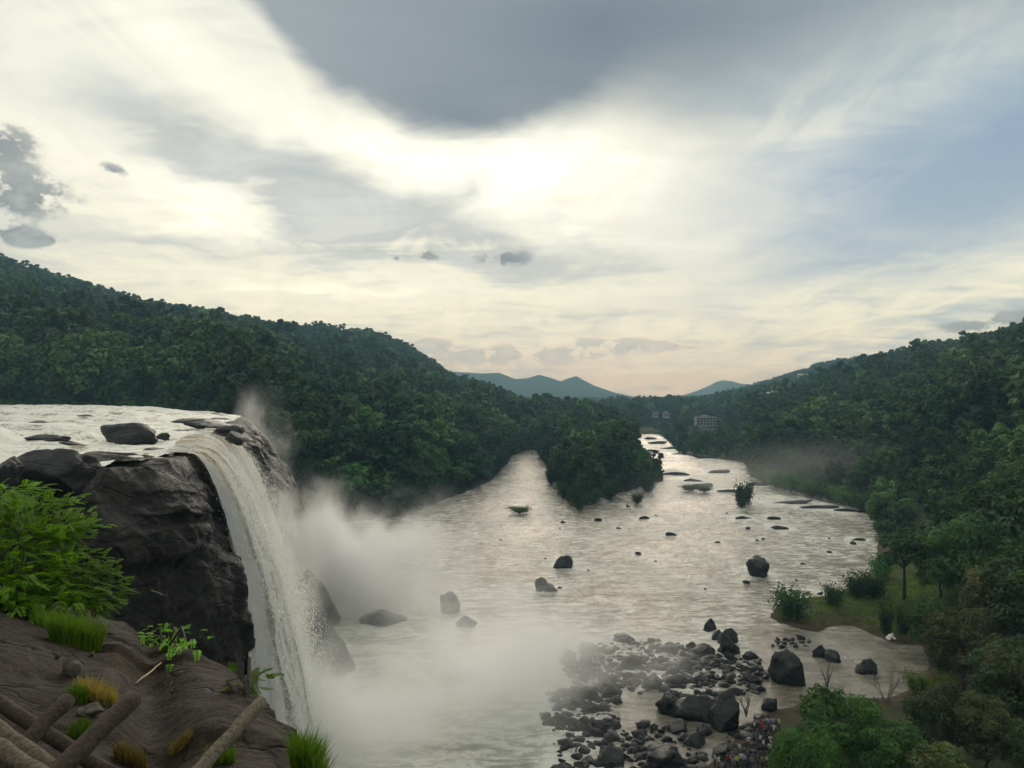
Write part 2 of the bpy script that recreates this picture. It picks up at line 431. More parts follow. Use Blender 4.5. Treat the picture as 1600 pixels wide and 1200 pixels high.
FOREST = [(0.034, 0.076, 0.026), (0.062, 0.125, 0.034), (0.028, 0.066, 0.028), (0.070, 0.125, 0.036), (0.042, 0.092, 0.034), (0.072, 0.112, 0.036), (0.036, 0.082, 0.030)]
M_FOREST = mat_leaf('forest_leaf', FOREST, 0.2)
M_BANK = mat_leaf('bank_leaf', [(0.036, 0.095, 0.030), (0.052, 0.130, 0.034), (0.026, 0.075, 0.028), (0.068, 0.150, 0.036)], 0.22)
M_DARKLEAF = mat_leaf('dark_green_leaf', [(0.026, 0.064, 0.018), (0.046, 0.092, 0.020), (0.060, 0.100, 0.022), (0.034, 0.080, 0.020)], 0.22)  # deeper green foliage of the grove, island and inlet plants
M_FRESHTREE = mat_leaf('fresh_tree_leaf', [(0.060, 0.165, 0.018), (0.075, 0.180, 0.020)], 0.3, 0.5)
M_BRIGHT = mat_leaf('fresh_leaf', [(0.125, 0.260, 0.020), (0.155, 0.280, 0.022)], 0.5, 0.45)
M_RUSSET = mat_leaf('russet_leaf', [(0.048, 0.085, 0.020), (0.062, 0.080, 0.022), (0.042, 0.085, 0.020)], 0.25, 0.5, (0.15, 0.055, 0.02))
M_GRASS = mat_leaf('grass_blade', [(0.13, 0.22, 0.020), (0.10, 0.18, 0.018)], 0.4, 0.4)
M_DRYGRASS = mat_leaf('dry_grass_blade', [(0.20, 0.14, 0.05), (0.17, 0.13, 0.045)], 0.35, 0.4)

def mat_simple(name, col, rough=0.7, var=0.4, scale=6.0, bmp=0.3, use_obj=True, coat=0.0):
    m, nt, b, o = material(name)
    p = obj_co(nt) if use_obj else geo_pos(nt)
    n = noise(nt, p, scale, 6, 0.62)
    c = mixc(nt, n.step(0.25, 0.75), tuple(x * (1 - var) for x in col), tuple(min(1, x * (1 + var)) for x in col))
    nt.links.new(c, b.inputs['Base Color']); b.inputs['Roughness'].default_value = rough
    if bmp: nt.links.new(bump(nt, n, bmp, 0.6 / scale), b.inputs['Normal'])
    return m
M_BARK = mat_simple('bark', (0.065, 0.052, 0.040), 0.85, 0.5, 3.0, 0.6)
M_TWIG = mat_simple('twig_bark', (0.12, 0.10, 0.085), 0.85, 0.3, 9.0, 0.2)

def mat_ground():
    m, nt, b, o = material('ground_cover')
    p = geo_pos(nt)
    n1 = noise(nt, p, 0.02, 5, 0.6); n2 = noise(nt, p, 0.35, 7, 0.65); n3 = noise(nt, p, 0.006, 3, 0.5)
    green = mixc(nt, n1.step(0.35, 0.65), (0.022, 0.036, 0.014), (0.045, 0.060, 0.020))
    green = mixc(nt, n2.step(0.4, 0.75) * 0.6, green, (0.075, 0.080, 0.028))
    zz = nt.nodes.new('ShaderNodeSeparateXYZ'); nt.links.new(p, zz.inputs[0])
    bank = E(nt, zz.outputs[2]) + (n2 - 0.5) * 1.6
    soil = mixc(nt, n2.step(0.35, 0.7), (0.040, 0.030, 0.020), (0.085, 0.062, 0.042))
    col = mixc(nt, bank.step(ZW + 0.35, ZW + 1.1), soil, green)
    nt.links.new(col, b.inputs['Base Color']); b.inputs['Roughness'].default_value = 0.95
    b.inputs['Specular IOR Level'].default_value = 0.1
    nt.links.new(bump(nt, n2, 0.6, 0.5), b.inputs['Normal'])
    return m
M_GROUND = mat_ground()

def mat_far():
    m, nt, b, o = material('far_hill_cover')
    p = geo_pos(nt)
    n = noise(nt, p, 0.03, 6, 0.65); n2 = noise(nt, p, 0.004, 4, 0.6)
    col = mixc(nt, n.step(0.3, 0.7), (0.020, 0.034, 0.016), (0.050, 0.068, 0.028))
    col = mixc(nt, n2.step(0.55, 0.7) * 0.5, col, (0.07, 0.075, 0.035))
    nt.links.new(col, b.inputs['Base Color']); b.inputs['Roughness'].default_value = 1.0
    b.inputs['Specular IOR Level'].default_value = 0.0
    nt.links.new(bump(nt, n, 1.0, 18.0), b.inputs['Normal'])
    return m
M_FAR = mat_far()

def mat_river():
    m, nt, b, o = material('muddy_river')
    p = geo_pos(nt)
    # flow runs away from the falls; ripples stand across it
    n1 = noise(nt, mapped(nt, p, (0.28, 1.0, 1), (0, 0, R(-6))), 0.22, 6, 0.66, 0.5)
    n2 = noise(nt, mapped(nt, p, (0.42, 1.0, 1), (0, 0, R(5))), 0.62, 7, 0.72, 0.3)
    n4 = noise(nt, mapped(nt, p, (1.0, 0.22, 1), (0, 0, R(-10))), 0.16, 6, 0.65, 1.0)
    calm_n = noise(nt, mapped(nt, p, (1.0, 0.45, 1)), 0.045, 4, 0.55, 0.8)
    sep = nt.nodes.new('ShaderNodeSeparateXYZ'); nt.links.new(p, sep.inputs[0])
    X, Y = E(nt, sep.outputs[0]), E(nt, sep.outputs[1])
    # still pools: lower right inlet and between the boulders
    pool = (X - Y * 0.235 - 4.0).step(-5.0, 13.0) * (Y.step(165, 132)) + (X - Y * 0.10 - 0.0).step(-4, 10) * Y.step(124, 104)
    pool = (pool.clamp() + (calm_n - 0.5) * 0.4 + (n4 - 0.5) * 0.4).step(0.15, 0.95)
    rough_water = (1.0 - pool) * calm_n.step(0.36, 0.60, 0.35, 1.0)
    mud = mixc(nt, (n1 * 0.35 + n2 * 0.35 + n4 * 0.3).step(0.38, 0.60), (0.085, 0.075, 0.055), (0.250, 0.232, 0.185))
    foam = (n4.step(0.46, 0.74) * n2.step(0.34, 0.70)) * rough_water * calm_n.step(0.30, 0.55, 0.45, 1.0)
    foam = foam + (n2.step(0.48, 0.57) * n1.step(0.30, 0.58) * 0.95) * rough_water
    dx, dy = X + 22.0, Y - 112.0
    fd = ((dx * dx) + (dy * dy) * 0.55).op('SQRT')
    foam = (foam + fd.step(46.0, 8.0) * (n1 * 1.3 + n2 * 0.5 - 0.15)).clamp()
    fa = nt.nodes.new('ShaderNodeAttribute'); fa.attribute_name = 'wake'
    foam = (foam + E(nt, fa.outputs['Fac']) * (n2 * 1.6 + 0.1) * rough_water).clamp()
    col = mixc(nt, foam * 0.95, mud, (0.76, 0.76, 0.69))
    nt.links.new(col, b.inputs['Base Color'])
    b.inputs['IOR'].default_value = 1.33
    nt.links.new((foam * 0.35 + 0.14 + rough_water * 0.14).s, b.inputs['Roughness'])
    h = (n1 * 1.3 + n2 * 0.8 + noise(nt, p, 2.6, 4, 0.6) * 0.25) * (rough_water * 0.65 + 0.35)
    nt.links.new(bump(nt, h, 1.0, 1.0), b.inputs['Normal'])
    return m
M_RIVER = mat_river()

def mat_rapids(name='white_water', tint=0.5):
    m, nt, b, o = material(name)
    p = geo_pos(nt)
    n1 = noise(nt, mapped(nt, p, (0.7, 0.5, 1.0)), 0.5, 6, 0.65, 0.8)
    n2 = noise(nt, p, 2.2, 6, 0.65)
    col = mixc(nt, (n1 * 0.65 + n2 * 0.35).step(0.37, 0.51), (0.24, 0.19, 0.11), (0.84, 0.82, 0.73))
    nt.links.new(col, b.inputs['Base Color']); b.inputs['Roughness'].default_value = 0.5
    b.inputs['Specular IOR Level'].default_value = 0.25
    nt.links.new(bump(nt, n1 * 0.7 + n2 * 0.6, 0.9, 0.35), b.inputs['Normal'])
    return m
M_RAPIDS = mat_rapids()

# ------------------------------------------------------------------ the lie of the land
RIVER_PX = [(640, 806), (690, 782), (740, 765), (775, 746), (790, 727), (800, 713), (822, 704), (838, 703), (842, 712), (862, 742), (876, 768), (892, 792),
            (912, 794), (926, 780), (965, 772), (1000, 762), (1036, 752), (1032, 735), (1012, 716), (1000, 702), (992, 690), (978, 680), (984, 671), (1018, 671), (1040, 686), (1062, 710),
            (1110, 716), (1160, 722), (1176, 742), (1196, 757), (1280, 776), (1362, 802), (1372, 838), (1368, 880), (1350, 905), (1300, 930), (1225, 938), (1200, 962), (1215, 974),
            (1278, 988), (1292, 980), (1330, 977), (1362, 992), (1405, 1008), (1440, 1008), (1452, 1040), (1440, 1068), (1392, 1090), (1330, 1092), (1262, 1086),
            (1240, 1104), (1205, 1110), (1172, 1128), (1138, 1165), (1085, 1215), (1000, 1360)]
RIVER = np.array([G(*p)[:2] for p in RIVER_PX] + [(20, 45), (-20, 45), (-26, 70), (-30, 120), (-40, 165), (-58, 210), (-62, 262)])
def river_sd(x, y):
    """signed distance to the shore, positive on land"""
    x = np.asarray(x, float); y = np.asarray(y, float)
    d2 = np.full(x.shape, 1e18); ins = np.zeros(x.shape, bool)
    n = len(RIVER)
    for i in range(n):
        a, b = RIVER[i], RIVER[(i + 1) % n]
        ex, ey = b - a
        t = np.clip(((x - a[0]) * ex + (y - a[1]) * ey) / (ex * ex + ey * ey + 1e-9), 0, 1)
        d2 = np.minimum(d2, (x - a[0] - t * ex) ** 2 + (y - a[1] - t * ey) ** 2)
        cond = ((a[1] > y) != (b[1] > y)) & (x < (b[0] - a[0]) * (y - a[1]) / (b[1] - a[1] + 1e-12) + a[0])
        ins ^= cond
    return np.where(ins, -1, 1) * np.sqrt(d2)

# brow of the falls in plan, from the rock near the viewer to the far corner
LIP = np.array([(-95, 22), (-66, 33), (-50, 42), (-40, 50), (-33.5, 60), (-30.6, 70), (-32.5, 79), (-38.5, 93), (-46.5, 119), (-56, 150), (-63, 178), (-73, 212), (-90, 245), (-112, 285), (-150, 310)], float)
_ls = np.concatenate([[0], np.cumsum(np.linalg.norm(np.diff(LIP, axis=0), axis=1))])
def lip_at(s):
    return np.stack([np.interp(s, _ls, LIP[:, 0]), np.interp(s, _ls, LIP[:, 1])], -1)
def smooth_lip(s):
    w = np.array([-7, -3.5, 0, 3.5, 7.0]); k = np.array([1, 2, 3, 2, 1.0]); k /= k.sum()
    return sum(kk * lip_at(np.clip(s + ww, 0, _ls[-1])) for ww, kk in zip(w, k))
def lip_normal(s):
    t = smooth_lip(np.clip(s + 6, 0, _ls[-1])) - smooth_lip(np.clip(s - 6, 0, _ls[-1]))
    t /= np.linalg.norm(t, axis=-1, keepdims=True) + 1e-9
    return np.stack([t[..., 1], -t[..., 0]], -1)          # towards the gorge
def lip_sd(x, y):
    """positive on the gorge side of the brow"""
    x = np.asarray(x, float); y = np.asarray(y, float)
    best = np.full(x.shape, 1e18); sg = np.ones(x.shape)
    for i in range(len(LIP) - 1):
        a, b = LIP[i], LIP[i + 1]; ex, ey = b - a
        t = np.clip(((x - a[0]) * ex + (y - a[1]) * ey) / (ex * ex + ey * ey), 0, 1)
        d2 = (x - a[0] - t * ex) ** 2 + (y - a[1] - t * ey) ** 2
        cr = (x - a[0]) * ey - (y - a[1]) * ex
        sg = np.where(d2 < best, np.sign(cr), sg); best = np.minimum(best, d2)
    return sg * np.sqrt(best)

COLS = {
 -900: [(40, -6), (300, -4), (500, 60), (1300, 240), (2500, 200), (12000, 100)],
 -300: [(40, -8), (296, -6), (340, 0), (500, 55), (1300, 240), (2200, 210), (12000, 80)],
 0:    [(40, -9), (286, -7), (300, -5), (340, 2), (500, 44), (700, 75), (1300, 214), (1800, 190), (5000, 60), (12000, 20)],
 200:  [(40, -9), (286, -7), (300, -5), (340, -1), (500, 28), (700, 46), (1300, 142), (1900, 110), (5000, 40), (12000, 10)],
 350:  [(40, -9), (270, -8), (300, -6), (340, -3), (480, 14), (650, 30), (1400, 120), (2000, 90), (5000, 20), (12000, 0)],
 430:  [(40, -46), (230, -44), (290, -30), (340, -14), (450, -2), (650, 20), (1450, 108), (2200, 80), (5000, 10), (12000, 0)],
 500:  [(40, -46), (250, -44), (300, -38), (400, -22), (600, 0), (900, 38), (1500, 109), (2500, 70), (5000, 0), (12000, -10)],
 590:  [(40, -46), (285, -41.5), (350, -36), (500, -20), (800, 10), (1600, 105), (2400, 60), (5000, -10), (12000, -20)],
 640:  [(40, -46), (285, -41.5), (450, -27), (800, 0), (1700, 82), (2600, 30), (5000, -15), (12000, -20)],
 700:  [(40, -46), (300, -41.5), (500, -31), (900, -10), (2000, 44), (3000, 8), (5000, -20), (12000, -20)],
 760:  [(40, -46), (340, -41.5), (600, -34), (1100, -14), (2300, 18), (3300, -14), (5000, -22), (12000, -20)],
 810:  [(40, -46), (450, -41.5), (700, -37), (1500, -26), (2500, -16), (3500, -24), (12000, -22)],
 870:  [(40, -46), (300, -41.6), (700, -39), (1500, -31), (3000, -22), (12000, -24)],
 1000: [(40, -46), (300, -41.6), (900, -40), (1500, -32), (3000, -24), (12000, -26)],
 1110: [(40, -46), (500, -41.5), (1000, -35), (2500, -16), (3500, -20), (12000, -24)],
 1170: [(40, -46), (480, -41.5), (700, -35), (1200, -18), (2800, 26), (4500, 0), (12000, -20)],
 1247: [(40, -46), (400, -41.5), (600, -32), (1000, -10), (1600, 22), (2700, 84), (4500, 30), (12000, 0)],
 1320: [(40, -42.4), (330, -41.5), (500, -30), (900, 4), (1500, 40), (2600, 98), (4500, 60), (12000, 0)],
 1390: [(40, -42.4), (200, -41.8), (290, -40), (450, -26), (800, 10), (1400, 52), (2400, 94), (4500, 60), (12000, 10)],
 1450: [(40, -42.4), (130, -42.2), (200, -38), (400, -20), (700, 12), (1200, 54), (2000, 98), (4500, 60), (12000, 20)],
 1525: [(40, -42.0), (120, -41), (200, -31), (350, -16), (600, 10), (1000, 46), (1700, 99), (4500, 60), (12000, 20)],
 1600: [(40, -41.0), (100, -39), (180, -27), (300, -12), (600, 22), (1000, 64), (1500, 115), (4500, 80), (12000, 20)],
 2100: [(40, -34), (100, -26), (250, 2), (600, 62), (1400, 200), (4500, 160), (12000, 40)],
 2600: [(40, -28), (100, -14), (250, 22), (600, 95), (1400, 220), (4500, 180), (12000, 60)],
}
_cp = np.array(sorted(COLS), float)
_ld = np.linspace(math.log(20), math.log(14000), 400)
_ct = np.stack([np.interp(_ld, [math.log(d) for d, z in COLS[int(c)]], [z for d, z in COLS[int(c)]]) for c in _cp])
_k = np.exp(-np.linspace(-2, 2, 15) ** 2); _k /= _k.sum()
_ct = np.stack([np.convolve(np.pad(r, 7, mode='edge'), _k, 'valid') for r in _ct])
def land(x, y, detail=True):
    x = np.asarray(x, float); y = np.maximum(np.asarray(y, float), 20.0)
    px = 800 + F * x / y
    fd = np.clip((np.log(y) - _ld[0]) / (_ld[1] - _ld[0]), 0, 398.999); i = fd.astype(int); f = fd - i
    j = np.clip(np.searchsorted(_cp, px) - 1, 0, len(_cp) - 2)
    g = np.clip((px - _cp[j]) / (_cp[j + 1] - _cp[j]), 0, 1)
    z0 = _ct[j, i] * (1 - f) + _ct[j, i + 1] * f; z1 = _ct[j + 1, i] * (1 - f) + _ct[j + 1, i + 1] * f
    z = z0 * (1 - g) + z1 * g
    if detail:
        amp = np.clip((y - 250) / 900, 0, 1) * 14
        z = z + amp * fbm(x / 260, y / 260, 1.3, 4) + np.clip((y - 120) / 400, 0, 1) * 2.5 * fbm(x / 60, y / 60, 4.3, 3)
    sd = river_sd(x, y)
    near = y < 900
    bed = ZW - 3.5
    zb = np.where(sd > 0, ZW + 0.55 * (1 - np.exp(-sd / 2.0)) + np.minimum(sd, 12) * 0.05, ZW - np.minimum(-sd * 0.35, 3.5))
    t = sstep(4, 26, sd)
    zl = np.where(near, zb * (1 - t) + np.maximum(z, ZW + 0.9) * t, np.maximum(z, ZW + 0.8))
    # under the upper river
    ls = lip_sd(x, y)
    up = (px < 470) & (y < 310) & (ls < 0)
    zl = np.where(up, -9.0 + np.clip((y - 286) / 24, 0, 1) * np.maximum(0, z + 9.0), zl)
    return zl

def build_terrain():
    pxs = np.concatenate([np.linspace(-900, -20, 60), np.linspace(-10, 1610, 420), np.linspace(1640, 2600, 60)])
    ys = np.exp(np.concatenate([np.linspace(math.log(40), math.log(900), 230), np.linspace(math.log(912), math.log(12500), 130)]))
    PX, Y = np.meshgrid(pxs, ys, indexing='ij')
    X = (PX - 800) / F * Y
    Z = land(X, Y)
    V = np.stack([X, Y, Z], -1).reshape(-1, 3)
    link('terrain', mesh_from('terrain', V, grid_faces(len(pxs), len(ys)), [M_GROUND]), kind='structure')
build_terrain()

def far_range(name, prof, d, depth, foot, seed):
    """a distant mountain range as a real ridge with spurs; prof = crest line seen along it"""
    px = np.array([p for p, _ in prof], float); py = np.array([q for _, q in prof], float)
    us = np.linspace(px[0], px[-1], 260); vs = np.linspace(-1, 1, 60)
    U, Vv = np.meshgrid(us, vs, indexing='ij')
    crest = (HZ - np.interp(U, px, py)) / F * d
    Y = d + Vv * depth
    X = (U - 800) / F * d + 0 * Vv
    spur = ridged(X / 900 + seed, Y / 900, 0.5, 4)
    fall = np.clip(1 - np.abs(Vv), 0, 1) ** 0.9
    Z = foot + (crest - foot) * fall * (1 + 0.22 * spur * np.abs(Vv) * 1.6) + 14 * fbm(X / 240, Y / 240, seed, 4) * (0.25 + np.abs(Vv))
    link(name, mesh_from(name, np.stack([X, Y, Z], -1).reshape(-1, 3), grid_faces(260, 60), [M_FAR]), kind='structure')
far_range('far_mountains', [(560, 600), (640, 590), (690, 579), (724, 581), (752, 583), (780, 582), (804, 592), (822, 591), (842, 585), (858, 589), (876, 595), (886, 591), (900, 587), (912, 594), (930, 603), (962, 614), (1000, 622), (1040, 628)], 4700, 1000, -40, 1.0)
far_range('far_peak', [(1040, 632), (1066, 621), (1090, 611), (1106, 604), (1120, 596), (1130, 593.5), (1142, 595), (1156, 599), (1200, 603), (1260, 600)], 5400, 1000, -40, 5.0)

# ------------------------------------------------------------------ lower river
def build_river():
    pxs = np.linspace(150, 1720, 560)
    ys = np.exp(np.linspace(math.log(46), math.log(1150), 420))
    PX, Y = np.meshgrid(pxs, ys, indexing='ij'); X = (PX - 800) / F * Y
    # churn dies away from the falls and in the still inlet; standing waves lie across the flow
    fallp = np.hypot(X + 22, Y - 105)
    amp = 0.30 + 0.55 * np.exp(-fallp / 38) + 0.22 * fbm(X / 40, Y / 40, 2.0, 3)
    pool = np.clip(sstep(-5, 13, X - Y * 0.235 - 4) * sstep(165, 132, Y) + sstep(-4, 10, X - Y * 0.10) * sstep(124, 104, Y), 0, 1)
    amp = np.clip(amp, 0.05, 1) * (1 - 0.85 * pool)
    w = fbm(X / 6.0, Y / 2.6, 0.0, 5, 2.1, 0.6) + 0.6 * ridged(X / 11 + 3, Y / 4, 1.0, 4)
    Z = ZW + amp * w
    V = np.stack([X, Y, Z], -1).reshape(-1, 3)
    return link('river', mesh_from('river', V, grid_faces(len(pxs), len(ys)), [M_RIVER]), kind='structure')
RIVER_OB = build_river()

# ------------------------------------------------------------------ cliff of the falls
S_NEAR, S_FAR = 20.0, _ls[-1] - 14
_slip = lambda y: np.interp(y, LIP[:, 1], _ls)          # arc length at a depth
def cliff_point(S, Vv):
    """S arc length along the brow, Vv: -1..0 top inland to brow, 0..1 brow to foot"""
    base = smooth_lip(S); nrm = lip_normal(S)
    yy = base[..., 1]
    dn = np.clip(Vv, 0, 1)
    drop = dn * 39.5
    near = sstep(82, 71, yy)                  # dry rock beside the viewer
    far = sstep(112, 150, yy)
    mid = 1 - np.maximum(near, far)
    # outward bulge by drop
    o_near = 5.2 * (1 - np.exp(-drop / 6.0)) + 2.0 * np.exp(-((drop - 14) / 7) ** 2) - 0.02 * drop
    o_mid = 1.4 * (1 - np.exp(-drop / 5.0)) + 0.02 * drop
    o_far = 12.0 * (1 - np.exp(-drop / 11.0)) + 2.5 * np.exp(-((drop - 22) / 8) ** 2) - 0.03 * drop
    out = near * o_near + mid * o_mid + far * o_far
    inl = np.clip(-Vv, 0, 1) * 26.0
    z = ZU - drop + np.where(Vv < 0, 0.0, 0.0)
    rim = near * (0.15 + 0.6 * sstep(60, 76, yy)) + far * 0.8 * (0.55 + 0.45 * np.sin(yy / 9.0))
    z = z + np.where(Vv < 0, rim * np.exp(-((inl - 5.5) / 5.0) ** 2) - 1.6 * sstep(9, 22, inl), 0.0)
    z = z + np.where(Vv >= 0, rim * np.exp(-((inl + drop * 1.2 + 5.5) / 5.0) ** 2), 0)
    x = base[..., 0] + nrm[..., 0] * (out - inl); y = base[..., 1] + nrm[..., 1] * (out - inl)
    return x, y, z, nrm, near, far
def build_cliff():
    S = np.concatenate([np.linspace(S_NEAR, _slip(92), 420), np.linspace(_slip(92) + 0.35, S_FAR, 300)])
    v = np.concatenate([-np.linspace(1, 0, 40)[:-1] ** 1.2, np.linspace(0, 1, 250) ** 1.15])
    SS, VV = np.meshgrid(S, v, indexing='ij')
    x, y, z, nrm, near, far = cliff_point(SS, VV)
    # bedding, bulges and vertical flutes
    bulge = 1.9 * fbm(x / 10, y / 10, z / 8, 3) + 0.9 * fbm(x / 2.6, y / 2.6, z / 2.2, 5, 2.1, 0.58)
    flute = 0.7 * ridged(SS / 3.4 + 0.4 * vnoise(SS / 2, z / 3), z / 26, 0.0, 4)
    blk = vnoise(SS / 5.5 + 0.3 * vnoise(z / 2, SS / 4), (z + 0.15 * SS) / 4.5, 3.0)
    strata = 0.65 * np.tanh(7 * blk) + 0.25 * np.tanh(8 * vnoise(SS / 9, (z + 0.12 * SS) / 0.9, 9.0)) * sstep(12, 2, np.clip(VV * 39.5, 0, 40))
    dn = np.clip(VV * 39.5, 0, 40)
    k = sstep(0.5, 5, dn)
    disp = (bulge + flute * sstep(4, 14, dn) + strata) * (0.25 + 0.75 * k)
    x = x + nrm[..., 0] * disp * sstep(-0.25, 0.05, VV); y = y + nrm[..., 1] * disp * sstep(-0.25, 0.05, VV)
    z = z + (0.35 * fbm(x / 3, y / 3, 1.0, 4) + 0.25 * ridged(x / 6, y / 2.2, 0.0, 3)) * (1 - k * 0.5) * (near + far * 0.6 + 0.1)
    link('cliff', mesh_from('cliff', np.stack([x, y, z], -1).reshape(-1, 3), grid_faces(len(S), len(v)), [M_CLIFF]), kind='structure')
build_cliff()

# ------------------------------------------------------------------ upper river running to the brow
def upper_z(X, Y):
    step = sstep(-2.5, 2.5, (Y - 104) * 0.75 - (X + 58) * 0.55 + 3.0 * vnoise(X / 9, Y / 9, 2.0))
    step2 = sstep(-3, 3, (Y - 150) * 0.8 - (X + 90) * 0.5 + 5 * vnoise(X / 14, Y / 14, 5.0))
    lipd = lip_sd(X, Y)
    ap = sstep(-26, -4, lipd)
    z = ZU + 0.25 + (1.35 * step + 0.8 * step2) * (1 - ap * 0.85)
    churn = 0.42 * fbm(X / 2.6, Y / 2.6, 0.0, 4) + 0.30 * ridged(X / 5, Y / 5, 1.0, 3)
    return z + churn * (0.8 + 1.3 * np.exp(-((step - 0.4) / 0.35) ** 2)) + 0.5 * np.tanh(4 * vnoise(X / 11, Y / 7, 8.0)) * (1 - ap)
def build_upper():
    xs = np.arange(-300, -26, 0.9); ys = np.arange(30, 305, 0.9)
    X, Y = np.meshgrid(xs, ys, indexing='ij')
    sd = lip_sd(X, Y)
    Z = upper_z(X, Y)
    ok = (sd < -1.0) & (Y < 300)
    m = ok[:-1, :-1] & ok[1:, :-1] & ok[:-1, 1:] & ok[1:, 1:]
    link('upper_river', mesh_from('upper_river', np.stack([X, Y, Z], -1).reshape(-1, 3), grid_faces(len(xs), len(ys), m), [M_RAPIDS]), kind='structure')
build_upper()

# ------------------------------------------------------------------ waterfall
def mat_fall(name, white, ochre, alpha=0.0, ochre_to=8.0):
    m, nt, b, o = material(name)
    uv = nt.nodes.new('ShaderNodeUVMap').outputs[0]           # u metres along the brow, v seconds of fall
    s = nt.nodes.new('ShaderNodeSeparateXYZ'); nt.links.new(uv, s.inputs[0])
    u, v = E(nt, s.outputs[0]), E(nt, s.outputs[1])
    st = noise(nt, mapped(nt, uv, (1.0, 0.9, 1)), 1.1, 7, 0.66, 0.35)
    st2 = noise(nt, mapped(nt, uv, (0.35, 0.35, 1), loc=(4, 9, 0)), 1.0, 5, 0.6, 0.5)
    fine = noise(nt, mapped(nt, uv, (3.2, 2.2, 1)), 1.6, 5, 0.7)
    young = v.step(1.35, 0.25)
    oc = young * st2.step(0.42, 0.60) * 0.95
    col = mixc(nt, oc.clamp(), white, ochre)
    col = mixc(nt, st.step(0.50, 0.30) * 0.45, col, tuple(c * 0.45 for c in white))
    nt.links.new(col, b.inputs['Base Color']); b.inputs['Roughness'].default_value = 0.6
    b.inputs['Subsurface Weight'].default_value = 0.0
    nt.links.new(bump(nt, st * 0.8 + fine * 0.35, 0.7, 0.3), b.inputs['Normal'])
    tl = nt.nodes.new('ShaderNodeBsdfTranslucent'); nt.links.new(col, tl.inputs[0])
    mx = nt.nodes.new('ShaderNodeMixShader'); mx.inputs[0].default_value = 0.42
    nt.links.new(b.outputs[0], mx.inputs[1]); nt.links.new(tl.outputs[0], mx.inputs[2])
    final = mx.outputs[0]
    if alpha:
        e = nt.nodes.new('ShaderNodeAttribute'); e.attribute_name = 'edge'
        ed = E(nt, e.outputs['Fac'])
        a = (st * 0.75 + fine * 0.45 + st2 * 0.25 - ed * 0.75).step(alpha, alpha + 0.22)
        tp = nt.nodes.new('ShaderNodeBsdfTransparent'); ma = nt.nodes.new('ShaderNodeMixShader')
        nt.links.new(a.s, ma.inputs[0]); nt.links.new(tp.outputs[0], ma.inputs[1]); nt.links.new(final, ma.inputs[2]); final = ma.outputs[0]
    nt.links.new(final, o.inputs['Surface'])
    return m
M_FALL = mat_fall('falling_water', (0.94, 0.94, 0.90), (0.46, 0.31, 0.12), 0.24)
M_THIN = mat_fall('thin_stream', (0.92, 0.92, 0.89), (0.6, 0.55, 0.45), 0.80)
M_MIDVEIL = mat_fall('torn_veil', (0.94, 0.94, 0.91), (0.7, 0.6, 0.45), 0.62)
M_VEIL = mat_fall('water_veil', (0.92, 0.91, 0.87), (0.55, 0.42, 0.22), 0.46)

def fall_sheet(name, parent, y0, y1, v0, nu, nt_, mat, lift=0.0, seed=0.0, hug=False, tmax=2.9, back=7.0, fray=0.12):
    s0, s1 = _slip(y0), _slip(y1)
    S = np.linspace(s0, s1, nu)
    tt = np.concatenate([-np.linspace(1, 0, 14)[:-1], np.linspace(0, tmax, nt_)])
    SS, T = np.meshgrid(S, tt, indexing='ij')
    base = smooth_lip(SS); nr = lip_normal(SS)
    sp = v0 * (1 + 0.20 * fbm(SS / 5.0, seed, 0.0, 3)) + 0.5 * vnoise(SS / 1.3, 3.0 + seed)
    T_ = np.maximum(T, 0)
    if hug:                      # slides down the rock dome instead of leaping
        drop = 4.9 * T_ ** 2
        yy = base[..., 1]; far = sstep(112, 150, yy); near = sstep(82, 71, yy)
        _o = 12.0 * (1 - np.exp(-drop / 11.0)) + 2.5 * np.exp(-((drop - 22) / 8) ** 2) - 0.03 * drop
        om = 1.4 * (1 - np.exp(-drop / 5.0)) + 0.02 * drop
        out = far * _o + (1 - far) * om + 1.2 + 0.12 * drop * sstep(16, 30, drop) + lift
    else:
        drop = 4.9 * T_ ** 2
        out = sp * T_ + lift
    out = out + np.minimum(T, 0) * back
    # ropes and bursts in the sheet
    amp = 0.08 + 0.42 * sstep(0.15, 1.8, T_)
    rope = amp * (0.35 * ridged(SS / 2.4 + seed, T_ * 1.3, seed, 2) + 0.9 * fbm(SS / 2.4, T_ * 2.4, seed + 5, 3) * sstep(0.4, 1.6, T_) + 0.9 * fbm(SS / 1.1, T_ * 4.2 + 0.3 * vnoise(SS / 3, seed), seed, 5, 2.1, 0.6))
    out = out + rope
    x = base[..., 0] + nr[..., 0] * out; y = base[..., 1] + nr[..., 1] * out
    z = ZU + 0.45 + lift * 0.2 - drop + 0.25 * fbm(SS / 1.5, T_ * 3, seed + 4, 3) + np.where(T < 0, 0.1 - 0.15 * T, 0)
    # strands converge and fray sideways as they drop
    tg = np.stack([-nr[..., 1], nr[..., 0]], -1)
    lat = 0.5 * vnoise(SS / 2.2, T_ * 1.5, 8 + seed) * T_
    x = x + tg[..., 0] * lat; y = y + tg[..., 1] * lat
    me = mesh_from(name, np.stack([x, y, z], -1).reshape(-1, 3), grid_faces(nu, len(tt)), [mat])
    uvl = me.uv_layers.new(name='UVMap')
    uv = np.stack([SS, T], -1).reshape(-1, 2)
    li = np.empty(len(me.loops), dtype=np.int32); me.loops.foreach_get('vertex_index', li)
    uvl.data.foreach_set('uv', uv[li].astype(np.float32).ravel())
    at = me.attributes.new('edge', 'FLOAT', 'POINT')
    q = (SS - s0) / (s1 - s0)
    ed = np.maximum(sstep(fray, 0, q), sstep(1 - fray, 1, q))
    at.data.foreach_set('value', ed.astype(np.float32).ravel())
    o = link(name, me, parent)
    return o
